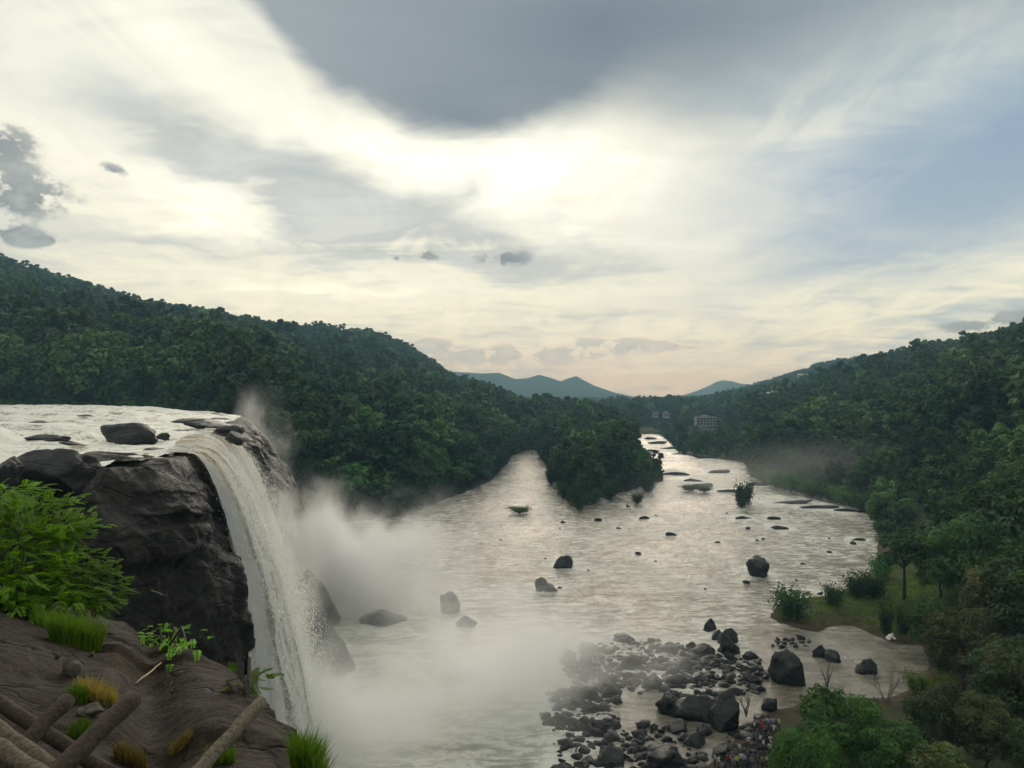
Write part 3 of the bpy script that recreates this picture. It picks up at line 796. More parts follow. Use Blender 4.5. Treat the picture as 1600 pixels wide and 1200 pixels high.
def droplets(parent, y0, y1, v0, n, seed, tmax=2.85, spread=1.0, size=(0.012, 0.046), t0=0.2):
    """flecks of white water torn off the curtain, following its arc"""
    rg = np.random.default_rng(seed)
    s0, s1 = _slip(y0), _slip(y1)
    S = rg.uniform(s0, s1, n * 3); T = t0 + (tmax - t0) * rg.random(n * 3) ** 0.8
    dens = 0.5 + 0.5 * fbm(S / 1.2 + seed, T * 1.8, seed, 4)
    keep = rg.random(n * 3) < np.clip((dens - 0.38) * 3.0, 0.03, 1); S, T = S[keep][:n], T[keep][:n]; m = len(S)
    base = smooth_lip(S); nr = lip_normal(S)
    out = v0 * (1 + 0.22 * fbm(S / 4, seed, 0.0, 3)) * T + rg.normal(size=m) * (0.15 + 0.55 * T) * spread * 0.6 + 0.25 + 0.5 * T
    z = ZU + 0.4 - 4.9 * T ** 2 + rg.normal(size=m) * 0.5
    lat = rg.normal(size=m) * 0.5 * T
    C = np.stack([base[:, 0] + nr[:, 0] * out - nr[:, 1] * lat, base[:, 1] + nr[:, 1] * out + nr[:, 0] * lat, z], -1)
    # stretched along the fall
    vel = np.stack([nr[:, 0] * v0, nr[:, 1] * v0, -9.8 * T], -1); vel /= np.linalg.norm(vel, axis=1, keepdims=True)
    sd = np.cross(vel, rg.normal(size=(m, 3))); sd /= np.linalg.norm(sd, axis=1, keepdims=True) + 1e-9
    sz = rg.uniform(size[0], size[1], m)[:, None] * (0.5 + 0.4 * T[:, None])
    V = np.stack([C + vel * sz * 2.6, C + sd * sz, C - vel * sz * 2.6, C - sd * sz], 1).reshape(-1, 3)
    link('flying_spray', mesh_from('flying_spray', V, np.arange(4 * m).reshape(m, 4), [M_DROP], smooth=False), parent)['kind'] = 'stuff'
def mat_drop():
    m, nt, b, o = material('flying_water'); nt.nodes.remove(b)
    d = nt.nodes.new('ShaderNodeBsdfDiffuse'); d.inputs[0].default_value = (0.86, 0.86, 0.80, 1)
    t = nt.nodes.new('ShaderNodeBsdfTranslucent'); t.inputs[0].default_value = (0.86, 0.86, 0.80, 1)
    mx = nt.nodes.new('ShaderNodeMixShader'); mx.inputs[0].default_value = 0.5
    nt.links.new(d.outputs[0], mx.inputs[1]); nt.links.new(t.outputs[0], mx.inputs[2]); nt.links.new(mx.outputs[0], o.inputs['Surface'])
    return m
M_DROP = mat_drop()
def build_falls():
    w = thing('waterfall', 'wide muddy white waterfall leaping from the rock brow into the gorge', 'waterfall')
    fall_sheet('main_curtain', w, 73.5, 114, 3.3, 320, 150, M_FALL, 0.0, 0.0, back=2)
    fall_sheet('water_veil', w, 74.5, 120, 4.0, 280, 130, M_VEIL, 0.3, 3.0, back=2)
    fall_sheet('water_veil', w, 80, 130, 4.4, 260, 130, M_VEIL, 0.4, 7.0, back=2)
    droplets(w, 74.5, 114, 3.4, 60000, 1)
    droplets(w, 76, 122, 4.1, 60000, 2)
    droplets(w, 84, 130, 4.6, 40000, 3, spread=1.6)
    fall_sheet('water_veil', w, 78, 126, 4.5, 280, 130, M_MIDVEIL, 0.3, 31.0, back=1, fray=0.35)
    fall_sheet('water_veil', w, 98, 138, 4.6, 220, 130, M_VEIL, 0.4, 27.0, back=2, fray=0.3)
    fall_sheet('rock_slide_stream', w, 112, 136, 3.0, 200, 150, M_MIDVEIL, 0.5, 11.0, True, back=3, fray=0.3)
    fall_sheet('rock_slide_stream', w, 143, 158, 3.0, 120, 150, M_THIN, 0.1, 15.0, True, back=4)
    fall_sheet('rock_slide_stream', w, 165, 205, 3.0, 160, 150, M_THIN, 0.2, 19.0, True, back=4)
build_falls()

# ------------------------------------------------------------------ vegetation builders
def leaf_quads(C, N, size, rg, asp=0.55):
    """diamond leaves / leaf sprays centred at C facing N"""
    n = len(C)
    t = rg.normal(size=(n, 3)); t -= N * np.sum(t * N, 1, keepdims=True); t /= np.linalg.norm(t, axis=1, keepdims=True) + 1e-9
    b = np.cross(N, t)
    s = size * rg.uniform(0.6, 1.35, n)[:, None]
    a = asp * rg.uniform(0.75, 1.25, n)[:, None]
    droop = N * (-0.18 * s)
    V = np.stack([C + t * s + droop, C + b * s * a, C - t * s * 0.85 + droop, C - b * s * a], 1).reshape(-1, 3)
    Fc = np.arange(4 * n).reshape(n, 4)
    return V, Fc
def unit(v): return v / (np.linalg.norm(v, axis=-1, keepdims=True) + 1e-9)

def tree_parts(seed, h=18.0, cr=6.0, nleaf=2600, ls=0.62, lobes=11, base=0.34, flat=0.8, lean=0.05, limb_show=1.0):
    """returns trunk MB and crown (V,F): a bole that forks into limbs, each limb carrying a leaf clump"""
    rg = np.random.default_rng(seed)
    zc = h * (base + (1 - base) * 0.52); rz = h * (1 - base) * 0.5
    L = []
    for i in range(lobes):
        a = i * 2.399 + rg.uniform(-0.4, 0.4); q = (i + 0.5) / lobes
        zz = -0.8 + 1.65 * q
        rr = math.sqrt(max(0.05, 1 - min(1, abs(zz)) ** 2.2)) * rg.uniform(0.45, 0.80)
        L.append((math.cos(a) * rr * cr, math.sin(a) * rr * cr, zc + zz * rz * 0.78 + rg.uniform(-0.06, 0.06) * h))
    L = np.array(L)
    LR = cr * rg.uniform(0.34, 0.56, lobes)
    LR[-1] *= 0.8
    tr = MB()
    lx, ly = rg.uniform(-lean, lean, 2) * h
    fork = h * base * rg.uniform(0.85, 1.1)
    bend = rg.uniform(-0.02, 0.02, 2) * h
    tp = [(0, 0, -1.2), (bend[0] * 0.4, bend[1] * 0.4, fork * 0.5), (bend[0] + lx * 0.4, bend[1] + ly * 0.4, fork), (lx, ly, zc + rz * 0.35)]
    r0 = 0.020 * h
    tr.tube(tp, [r0 * 1.35, r0, r0 * 0.8, r0 * 0.25], 7)
    for i in range(lobes):
        a = np.array(tp[2]) * 0.55 + np.array(tp[3]) * 0.45 * (L[i, 2] / h) + np.array(tp[2]) * 0.0
        st = np.array(tp[2]) + (np.array(tp[3]) - np.array(tp[2])) * rg.uniform(0.0, 0.6) * (1 if L[i, 2] > zc else 0.3)
        md = st * 0.45 + L[i] * 0.55 + np.array((0, 0, 0.05 * h)) * rg.uniform(-0.5, 0.6)
        rl = r0 * rg.uniform(0.26, 0.42) * limb_show
        tr.tube([st, md, L[i]], [rl, rl * 0.7, rl * 0.25], 5, False)
    w = LR ** 2; w /= w.sum()
    k = rg.choice(lobes, nleaf, p=w)
    d = unit(rg.normal(size=(nleaf, 3)) + np.array((0, 0, 0.35)))
    # ragged shells: sub-clumps modulate the radius
    sub = 0.82 + 0.34 * vnoise(d[:, 0] * 2.6 + k * 3.1, d[:, 1] * 2.6, d[:, 2] * 2.6 + seed)
    rad = LR[k] * sub * (1 - 0.38 * rg.random(nleaf) ** 1.8)
    C = L[k] + d * rad[:, None] * np.array((1, 1, flat))
    N = unit(d * 1.0 + rg.normal(size=(nleaf, 3)) * 0.42 + np.array((0, 0, 0.5)))
    V, Fc = leaf_quads(C, N, ls, rg)
    return tr, V, Fc

class TreeKind:
    def __init__(s, seed, leaf, **kw):
        tr, V, Fc = tree_parts(seed, **kw)
        s.h = kw.get('h', 18.0)
        s.trunk = tr.mesh('trunk', [M_BARK]); s.crown = mesh_from('crown', V, Fc, [leaf], smooth=False)
        s.leaf = leaf
def place_tree(kind, loc, sc, rz, label, group=None, name='tree', leaf=None):
    t = thing(name, label, 'tree', loc, rz, group, sc)
    link('trunk', kind.trunk, t)
    link('crown', kind.crown, t)
    return t

# mid-distance trees: 10 shapes
MIDK = []
for i in range(10):
    r_ = random.Random(40 + i)
    MIDK.append(dict(seed=100 + i, h=18.0, cr=r_.uniform(5.0, 7.4), nleaf=2600, ls=0.66, lobes=r_.choice((9, 11, 13)), base=r_.uniform(0.05, 0.13), flat=r_.uniform(0.7, 1.0)))
MID_BANK = [TreeKind(leaf=M_BANK, **k) for k in MIDK]
MID_DARK = [TreeKind(leaf=M_DARKLEAF, **k) for k in MIDK[:6]]
MID_FOREST = [TreeKind(leaf=M_FOREST, **k) for k in MIDK]

# forest mass: simpler crowns, scattered by geometry nodes
def forest_kinds():
    c = bpy.data.collections.new('forest_shapes')
    for i in range(8):
        r_ = random.Random(80 + i)
        hh, cc, bb = ((18, 6.4, .06), (15, 7.6, .05), (23, 5.6, .18), (17, 5.0, .06), (13, 6.6, .04), (21, 8.4, .16), (16, 7.0, .06), (25, 6.2, .30))[i]
        tr, V, Fc = tree_parts(300 + i, hh, cc, 680, 1.2, (9, 11, 8, 7, 9, 13, 10, 8)[i], bb, r_.uniform(0.6, 1.0))
        m = MB(); m.add(V, Fc, 0)
        m.tube([(0, 0, -1.5), (0, 0, 9)], [0.35, 0.2], 5, False, 1)
        o = bpy.data.objects.new('forest_shape', m.mesh('forest_shape', [M_FOREST, M_BARK], False)); c.objects.link(o)
    return c
FORM = forest_kinds()

def scatter_points():
    """every tree of the valley: jittered grid in depth bands, thinner with distance"""
    rg = np.random.default_rng(21)
    out = []
    y = 150.0
    while y < 4200:
        sp = 8.6 if y < 700 else 8.6 + (y - 700) * 0.0044
        sp = min(sp, 13.5)
        x0, x1 = -0.74 * y - 20, 0.74 * y + 20
        xs = np.arange(x0, x1, sp); n = len(xs)
        X = xs + rg.uniform(-0.45, 0.45, n) * sp; Y = y + rg.uniform(-0.45, 0.45, n) * sp
        out.append(np.stack([X, Y, np.full(n, sp / 7.6)], -1))
        y += sp * 0.92
    A = np.concatenate(out)
    X, Y, K = A.T
    sd = river_sd(X, Y); ls = lip_sd(X, Y); px = 800 + F * X / Y
    Z = land(X, Y)
    ok = np.where(Y < 1000, sd > 1.2, True)
    up = (px < 480) & (Y < 302) & (ls < 6)                # keep the upper river and the brow bare
    ok &= ~up
    ok &= ~((Y < 275) & (px < 650))
    ok &= ~((Y < 238) & (px < 1448) & (px > 1300))
    # open strip on the right bank and the grassy point
    ok &= ~((Y < 235) & (px > 1150) & (px < 1385))
    ok &= ~((Y < 150) & (px > 1000) & (X < Y * 0.60))
    ok &= ~((Y < 420) & (px > 1180) & (px < 1372) & (sd < 9))
    ok &= ~((Y > 560) & (Y < 1000) & (px > 975) & (px < 1090) & (sd < 6))
    # clearings with houses
    for hx, hy in HOUSE_SPOTS: ok &= ~((np.abs(X - hx) < 13) & (Y < hy + 8) & (Y > hy - 55))
    ok &= rg.random(len(X)) > 0.06
    X, Y, Z, K = X[ok], Y[ok], Z[ok], K[ok]
    S = K ** 0.75 * (0.58 + 1.05 * rg.random(len(X)) ** 2.0)
    S = np.minimum(S, np.where(Y > 900, 1.35, 1.7))
    px = 800 + F * X / Y
    S = np.where((Y > 1400) & (px > 660) & (px < 1270), S * 0.62, S)
    for hx, hy in HOUSE_SPOTS: S = np.where((np.abs(X - hx * Y / hy) < 22) & (Y < hy) & (Y > hy - 230), S * 0.42, S)
    isl = (px > 835) & (px < 1040) & (Y < 660)
    S = np.where(isl, S * 0.85, S)
    S = np.where((px > 1130) & (Y < 420) & (river_sd(X, Y) < 45), S * 0.55, S)     # low scrub on the right bank
    S = np.where((Y > 400) & (Y < 1000) & (px > 985) & (px < 1180) & (river_sd(X, Y) < 90), S * 0.42, S)
    S = np.where((px < 660) & (Y < 420), S * 1.15, S)
    # undergrowth down to the waterline
    ux, uy, us = [], [], []
    for i in range(len(RIVER)):
        a, b = RIVER[i], RIVER[(i + 1) % len(RIVER)]; L_ = np.hypot(*(b - a)); n = int(L_ / 1.6)
        t = rg.random(n)[:, None]; q = a + (b - a) * t + rg.normal(size=(n, 2)) * 4.0
        ux.append(q[:, 0]); uy.append(q[:, 1])
    for k in range(900):                                   # and along the far bank of the upper river
        ux.append(np.array([rg.uniform(-330, -95)])); uy.append(np.array([rg.uniform(292, 312)]))
    ux, uy = np.concatenate(ux), np.concatenate(uy); up_ = 800 + F * ux / uy; us_ = river_sd(ux, uy)
    keep = (uy > 240) & ((us_ > 0.6) | (up_ < 480)) & ~((up_ > 1180) & (up_ < 1372) & (uy < 420) & (rg.random(len(ux)) < 0.6))
    ux, uy = ux[keep], uy[keep]
    X = np.concatenate([X, ux]); Y = np.concatenate([Y, uy]); Z = np.concatenate([Z, land(ux, uy) - 0.4]); S = np.concatenate([S, rg.uniform(0.16, 0.36, len(ux))])
    return X, Y, Z, S
HOUSE_SPOTS = [tuple(P(px, 640, d)[:2]) for px, d in ((1102, 900), (1198, 1120), (1213, 1135), (1041, 1150), (1024, 1170), (984, 900), (969, 905), (908, 1300), (1254, 1700))]

def zone_of(x, y):
    px = 800 + F * x / y
    if 835 < px < 1040 and y < 660: return 'island'
    if px < 480 and y < 420: return 'plateau'
    if px < 835: return 'left'
    if px > 1110 and y < 700: return 'right'
    return 'valley'
ORD = 'first second third fourth fifth sixth seventh eighth ninth tenth eleventh twelfth thirteenth fourteenth fifteenth sixteenth seventeenth eighteenth nineteenth twentieth twenty-first twenty-second twenty-third twenty-fourth twenty-fifth twenty-sixth twenty-seventh twenty-eighth twenty-ninth thirtieth'.split()
ROWS = ('front row', 'second row', 'third row', 'fourth row', 'fifth row', 'sixth row', 'seventh row', 'eighth row', 'ninth row', 'tenth row')
def rank_labels(px, depth, text, per=24):
    """one label each: rows from the nearest, counted along each row from left to right"""
    px = np.asarray(px); o = np.argsort(depth); n = len(o); nr = max(1, math.ceil(n / per)); lab = [None] * n
    for r, grp in enumerate(np.array_split(o, nr)):
        for k, i in enumerate(grp[np.argsort(px[grp])]):
            lab[i] = text.format(n=ORD[k], row=ROWS[r])
    return lab
ZTXT = {
 'island': ('dark leafy tree, {n} from the left in the {row} of the wooded island', 'trees of the wooded island'),
 'plateau': ('dark forest tree above the upper river, {n} from the left in the {row}', 'trees behind the upper river'),
 'left': ('dense green tree on the bank beyond the spray, {n} from the falls, {row}', 'trees of the bank beyond the falls'),
 'right': ('hazy green tree on the right-hand slope, {n} from the left in the {row}', 'trees of the right-hand slope'),
 'valley': ('small hazy valley tree beyond the river bend, {n} from the left, {row}', 'trees of the far valley floor'),
}
def build_forest():
    X, Y, Z, S = scatter_points()
    px = 800 + F * X / Y
    top = HZ - F * (Z + 17 * S) / Y; bot = HZ - F * (Z + 3 * S) / Y; w = F * 5.5 * S / Y
    order = np.argsort(Y)
    hor = np.full(1700, 1e9); vis = np.zeros(len(X))
    for i in order:
        a, b = int(max(0, px[i] - w[i] + 50)), int(min(1699, px[i] + w[i] + 50))
        if b <= a: continue
        h = hor[a:b]
        vis[i] = np.clip(np.minimum(h, bot[i]) - top[i], 0, None).sum()
        hor[a:b] = np.minimum(h, top[i] + 0.1 * (bot[i] - top[i]))
    infr = (px > -20) & (px < 1620)
    vis = np.where(infr, vis, 0)
    pick = np.argsort(-np.where(S > 0.45, vis, 0))[:272]
    sel = np.zeros(len(X), bool); sel[pick] = True
    rg = np.random.default_rng(5)
    zones = {}
    for i in pick: zones.setdefault(zone_of(X[i], Y[i]), []).append(i)
    names = {}
    for zn, ii in zones.items():
        for i, l in zip(ii, rank_labels(px[ii], Y[ii], ZTXT[zn][0])): names[i] = l
    for i in pick:
        zn = zone_of(X[i], Y[i]); lab, grp = names[i], ZTXT[zn][1]
        kinds = MID_BANK if zn == 'left' and Y[i] < 460 else (MID_DARK if zn == 'island' else MID_FOREST)
        kd = kinds[rg.integers(len(kinds))]
        place_tree(kd, (X[i], Y[i], Z[i] - 0.2), S[i], rg.uniform(0, 6.28), lab, grp)
    rest = ~sel
    pts = np.stack([X, Y, Z - 0.3], -1)[rest]; n = len(pts)
    me = bpy.data.meshes.new('forest'); me.vertices.add(n); me.vertices.foreach_set('co', pts.astype(np.float32).ravel()); me.update()
    for nm, ty, arr in (('scl', 'FLOAT', S[rest]), ('rot', 'FLOAT', rg.uniform(0, 6.28, n)), ('idx', 'INT', rg.integers(0, 8, n))):
        at = me.attributes.new(nm, ty, 'POINT'); at.data.foreach_set('value', arr.astype(np.int32 if ty == 'INT' else np.float32))
    o = link('forest', me, kind='stuff', label='continuous dark forest covering the valley sides and hills')
    ng = bpy.data.node_groups.new('forest_scatter', 'GeometryNodeTree')
    ng.interface.new_socket('Geometry', in_out='INPUT', socket_type='NodeSocketGeometry'); ng.interface.new_socket('Geometry', in_out='OUTPUT', socket_type='NodeSocketGeometry')
    gi = ng.nodes.new('NodeGroupInput'); go = ng.nodes.new('NodeGroupOutput')
    ci = ng.nodes.new('GeometryNodeCollectionInfo'); ci.inputs['Collection'].default_value = FORM; ci.inputs['Separate Children'].default_value = True; ci.inputs['Reset Children'].default_value = True
    ip = ng.nodes.new('GeometryNodeInstanceOnPoints'); ip.inputs['Pick Instance'].default_value = True
    def attr(nm, ty):
        a = ng.nodes.new('GeometryNodeInputNamedAttribute'); a.data_type = ty; a.inputs['Name'].default_value = nm; return a.outputs['Attribute']
    cx = ng.nodes.new('ShaderNodeCombineXYZ'); ng.links.new(attr('rot', 'FLOAT'), cx.inputs[2])
    er = ng.nodes.new('FunctionNodeEulerToRotation'); ng.links.new(cx.outputs[0], er.inputs[0])
    ng.links.new(gi.outputs[0], ip.inputs['Points']); ng.links.new(ci.outputs[0], ip.inputs['Instance'])
    ng.links.new(attr('idx', 'INT'), ip.inputs['Instance Index']); ng.links.new(er.outputs[0], ip.inputs['Rotation']); ng.links.new(attr('scl', 'FLOAT'), ip.inputs['Scale'])
    ng.links.new(ip.outputs[0], go.inputs[0])
    md = o.modifiers.new('scatter', 'NODES'); md.node_group = ng
    print('forest', n, 'individual', len(pick))
build_forest()

# ------------------------------------------------------------------ air: even haze over the whole valley
def build_haze():
    m = bpy.data.materials.new('haze_air'); m.use_nodes = True; nt = m.node_tree; nt.nodes.clear()
    v = nt.nodes.new('ShaderNodeVolumePrincipled'); v.inputs['Color'].default_value = (0.42, 0.74, 1.0, 1); v.inputs['Density'].default_value = 0.00016; v.inputs['Absorption Color'].default_value = (1, 1, 1, 1)
    v.inputs['Anisotropy'].default_value = 0.1
    o = nt.nodes.new('ShaderNodeOutputMaterial'); nt.links.new(v.outputs[0], o.inputs['Volume'])
    b = MB(); b.box((-13500, -600, -60), (13500, 13200, 310))
    link('haze', b.mesh('haze', [m], False), kind='stuff')
build_haze()

# ------------------------------------------------------------------ boulders
def boulder_mesh(seed, mat, sub=4, ang=0.5):
    bm = bmesh.new(); bmesh.ops.create_icosphere(bm, subdivisions=sub, radius=1.0)
    V = np.array([v.co[:] for v in bm.verts]); Fc = np.array([[v.index for v in f.verts] for f in bm.faces]); bm.free()
    rg = np.random.default_rng(seed)
    # planed faces, then lumps and fine pitting
    for k in range(13):
        n = unit(rg.normal(size=3)); c = rg.uniform(0.42, 0.80)
        over = V @ n - c
        V = V - np.outer(np.clip(over, 0, None) * min(0.96, ang * 1.5), n)
    V /= np.abs(V).max(0)
    r = 1 + 0.16 * fbm(V[:, 0] * 1.1 + seed, V[:, 1] * 1.1, V[:, 2] * 1.1, 3) + 0.10 * fbm(V[:, 0] * 3.6, V[:, 1] * 3.6 + seed, V[:, 2] * 3.6, 4) + 0.05 * np.tanh(9 * vnoise(V[:, 0] * 1.8 + seed, V[:, 1] * 1.8, V[:, 2] * 2.4))
    V = V * r[:, None]
    return mesh_from('boulder', V, Fc, [mat])
BM = [boulder_mesh(10 + i, M_WET, 4 if i < 5 else 3, (0.45, 0.64, 0.6, 0.55, 0.64, 0.6, 0.64, 0.5)[i]) for i in range(8)]
brg = np.random.default_rng(77)
WAKES = []
def boulder(px, py, w, h, label, group=None, z=ZW, var=None, rz=None, deep=0.9, name='boulder', mesh=None):
    p = G(px, py, z); d = p[1]
    W, H = w * d / F / 2, h * d / F
    me = mesh or BM[brg.integers(8) if var is None else var]
    o = link(name, me); o.location = (p[0], p[1] + W * 0.6, z + H * 0.22)
    o.scale = (W, W * deep, H * 0.80); o.rotation_euler = (brg.uniform(-0.12, 0.12), brg.uniform(-0.12, 0.12), brg.uniform(0, 6.28) if rz is None else rz)
    o['label'] = label; o['category'] = 'boulder'
    if group: o['group'] = group
    if z == ZW: WAKES.append((p[0], p[1] + W * 0.6, W))
    return o
for a in [
 (594, 977, 76, 20, 'long low black rock awash beside the falls spray', 3, 0.1),
 (703, 958, 38, 28, 'round dark boulder standing in the river, right of the long low rock', 0, None),
 (729, 981, 36, 20, 'low brownish boulder just below the round dark boulder in mid river', 3, None),
 (620, 936, 46, 28, 'pale boulder half hidden in the white spray cloud', 0, None),
 (880, 889, 36, 24, 'square-topped boulder alone in the middle of the river', 1, 0.3),
 (846, 924, 22, 22, 'upright half of the split boulder in mid river', 2, None),
 (859, 925, 26, 15, 'low half of the split boulder in mid river', 3, None),
 (1188, 901, 42, 28, 'big rounded boulder in the river off the shrubby point', 0, None),
 (1110, 986, 25, 21, 'blocky boulder at the upstream end of the dark rock bar', 1, None),
 (1122, 1000, 26, 16, 'low rock wedged between two bigger blocks on the rock bar', 5, None),
 (1139, 1006, 36, 26, 'flat-topped grey block near the head of the rock bar', 1, None),
 (1138, 1022, 34, 32, 'large dark boulder mirrored in muddy water, head of the rock bar', 4, None),
 (1243, 1072, 58, 54, 'biggest two-humped black boulder beside the still pool', 2, None),
 (1220, 1066, 30, 40, 'tall black slab leaning on the two-humped boulder', 4, None),
 (1286, 1028, 26, 20, 'dark boulder with a pale top in the still pool', 5, None),
 (1305, 1034, 30, 20, 'dark broad boulder touching the pale-topped one in the still pool', 3, None),
 (1357, 1054, 38, 26, 'lone brown wedge-shaped boulder in the still inlet', 1, None),
 (1140, 1145, 54, 56, 'black pointed boulder in front of the crowd of visitors', 4, None),
 (1088, 1128, 78, 44, 'wide flat-topped grey boulder beside the black pointed one', 1, 0.2),
 (1042, 1116, 38, 32, 'pale grey boulder at the edge of the brown pool', 2, None),
 (1102, 1150, 26, 18, 'small oval boulder lying in the brown pool', 3, None),
 (1205, 1112, 30, 18, 'mossy brown boulder at the foot of the bright green tree', 0, None),
 (1130, 1190, 34, 26, 'greenish upright rock beside the seated visitors', 4, None),
]:
    lab = a[4]; boulder(a[0], a[1], a[2], a[3], lab, 'single boulders in the river', var=a[5], rz=a[6])
def inside(poly, x, y):
    c = False; n = len(poly)
    for i in range(n):
        (ax, ay), (bx, by) = poly[i], poly[(i + 1) % n]
        if (ay > y) != (by > y) and x < (bx - ax) * (y - ay) / (by - ay) + ax: c = not c
    return c
def rock_field(poly, n, smin, smax, label, group, hr=(0.34, 0.58), pw=2.4):
    xs = [p[0] for p in poly]; ys = [p[1] for p in poly]; got = []
    tries = 0
    while len(got) < n and tries < 6000:
        tries += 1
        x, y = brg.uniform(min(xs), max(xs)), brg.uniform(min(ys), max(ys))
        if not inside(poly, x, y): continue
        w = smin + (smax - smin) * brg.random() ** pw
        if any(abs(x - a) < (w + b) * 0.25 and abs(y - c) < (w + b) * 0.13 for a, c, b in got): continue
        got.append((x, y, w))
    for (x, y, w), lab in zip(got, rank_labels([g[0] for g in got], [-g[1] for g in got], label + ', {n} from the left, {row}')):
        boulder(x, y, w, w * brg.uniform(*hr), lab, group)
rock_field([(866, 1030), (940, 1005), (1030, 998), (1110, 1020), (1190, 1030), (1225, 1062), (1160, 1072), (1080, 1076), (1020, 1082), (985, 1064), (900, 1075)], 92, 8, 40, 'dark wet boulder of the long rock bar', 'boulders of the long rock bar')
rock_field([(850, 1080), (965, 1072), (970, 1120), (960, 1150), (880, 1165), (845, 1130)], 34, 10, 42, 'misty grey boulder near the falls spray', 'boulders in the drifting spray')
rock_field([(862, 1160), (1000, 1130), (1060, 1145), (1110, 1180), (1100, 1235), (880, 1245)], 50, 12, 64, 'black boulder in the heap by the crowd', 'boulders of the heap by the crowd')
rock_field([(1020, 1085), (1110, 1082), (1180, 1072), (1200, 1082), (1120, 1098), (1030, 1104)], 18, 7, 22, 'small dark stone behind the flat grey boulder', 'small stones in the shallows')
rock_field([(1198, 1000), (1262, 996), (1270, 1010), (1212, 1016)], 16, 8, 20, 'small black stone before the shrubby point', 'stones in the row off the point')
rock_field([(1020, 780), (1180, 770), (1340, 850), (1300, 930), (1060, 960), (760, 900), (780, 820)], 28, 4, 12, 'small rock in the open river', 'scattered river rocks', (0.3, 0.6))
rock_field([(1140, 1135), (1200, 1120), (1225, 1150), (1215, 1215), (1105, 1215)], 14, 16, 46, 'dark low rock under the crowd', 'rocks under the crowd', (0.18, 0.3))
# broken stone between the boulders, too small to tell apart
M_RUBBLE = mat_rock('wet_rubble', (0.005, 0.006, 0.007), (0.017, 0.018, 0.018), 1.2, (0.35, 0.65), 0.0, 0.0, True, spec=0.35, crack=0.4, lichen=0.3)
def rubble():
    rg = np.random.default_rng(9); base = boulder_mesh(31, M_WET, 2, 0.6); n0 = len(base.vertices)
    co = np.empty(n0 * 3, np.float32); base.vertices.foreach_get('co', co); co = co.reshape(-1, 3)
    fc = np.array([p_.vertices[:] for p_ in base.polygons]); Vs, Fs = [], []; k = 0
    for poly, n in (([(870, 1030), (940, 1008), (1030, 1000), (1110, 1020), (1190, 1032), (1225, 1062), (1160, 1072), (1080, 1078), (1000, 1085), (900, 1078)], 760), ([(855, 1080), (965, 1072), (970, 1130), (880, 1165)], 260), ([(870, 1165), (1000, 1135), (1110, 1185), (1090, 1235), (885, 1240)], 330), ([(1020, 1088), (1200, 1075), (1120, 1100)], 70), ([(1140, 1140), (1205, 1122), (1225, 1200), (1110, 1215)], 110)):
        xs = [q[0] for q in poly]; ys = [q[1] for q in poly]; c = 0
        while c < n:
            x, y = rg.uniform(min(xs), max(xs)), rg.uniform(min(ys), max(ys))
            if not inside(poly, x, y): continue
            p = G(x, y); sdv = float(river_sd(np.array([p[0]]), np.array([p[1]]))[0]); z = ZW if sdv < 0 else float(land(np.array([p[0]]), np.array([p[1]]))[0])
            w = rg.uniform(0.2, 0.95) * (0.45 + rg.random()); a = rg.uniform(0, 6.28); ca_, sa_ = math.cos(a), math.sin(a)
            q = co * np.array((w, w * rg.uniform(0.6, 1), w * rg.uniform(0.4, 0.7)))
            q = np.stack([q[:, 0] * ca_ - q[:, 1] * sa_, q[:, 0] * sa_ + q[:, 1] * ca_, q[:, 2]], -1) + np.array((p[0], p[1], z + 0.05))
            Vs.append(q); Fs.append(fc + k); k += n0; c += 1
    link('rubble', mesh_from('rubble', np.concatenate(Vs), np.concatenate(Fs), [M_RUBBLE]), kind='stuff', label='small broken dark stones between the boulders')
rubble()
# low reefs far out in the river: long flat rock shelves
REEFS = [(1100, 763, 58), (1148, 771, 44), (1085, 753, 30), (1240, 790, 80), (1290, 797, 66), (1335, 801, 52), (1165, 812, 30), (1212, 813, 26), (1225, 829, 34), (1345, 846, 22), (1050, 838, 22), (1060, 744, 60), (1130, 740, 46),
                  (1030, 694, 30), (1052, 702, 40), (1020, 687, 24), (1075, 711, 60), (1020, 706, 26), (1110, 717, 50), (700, 772, 36), (1365, 803, 40), (1190, 760, 40), (1010, 812, 20), (935, 815, 14), (880, 818, 10)]
for (x, y, w), lab in zip(REEFS, rank_labels([r[0] for r in REEFS], [-r[1] for r in REEFS], 'low flat reef of dark rock in the river, {n} from the left, {row}', 9)):
    boulder(x, y, w, 5.5 if y > 730 else 4, lab, 'flat reefs in the river', deep=0.22, rz=brg.uniform(-0.15, 0.15), name='rock_reef')
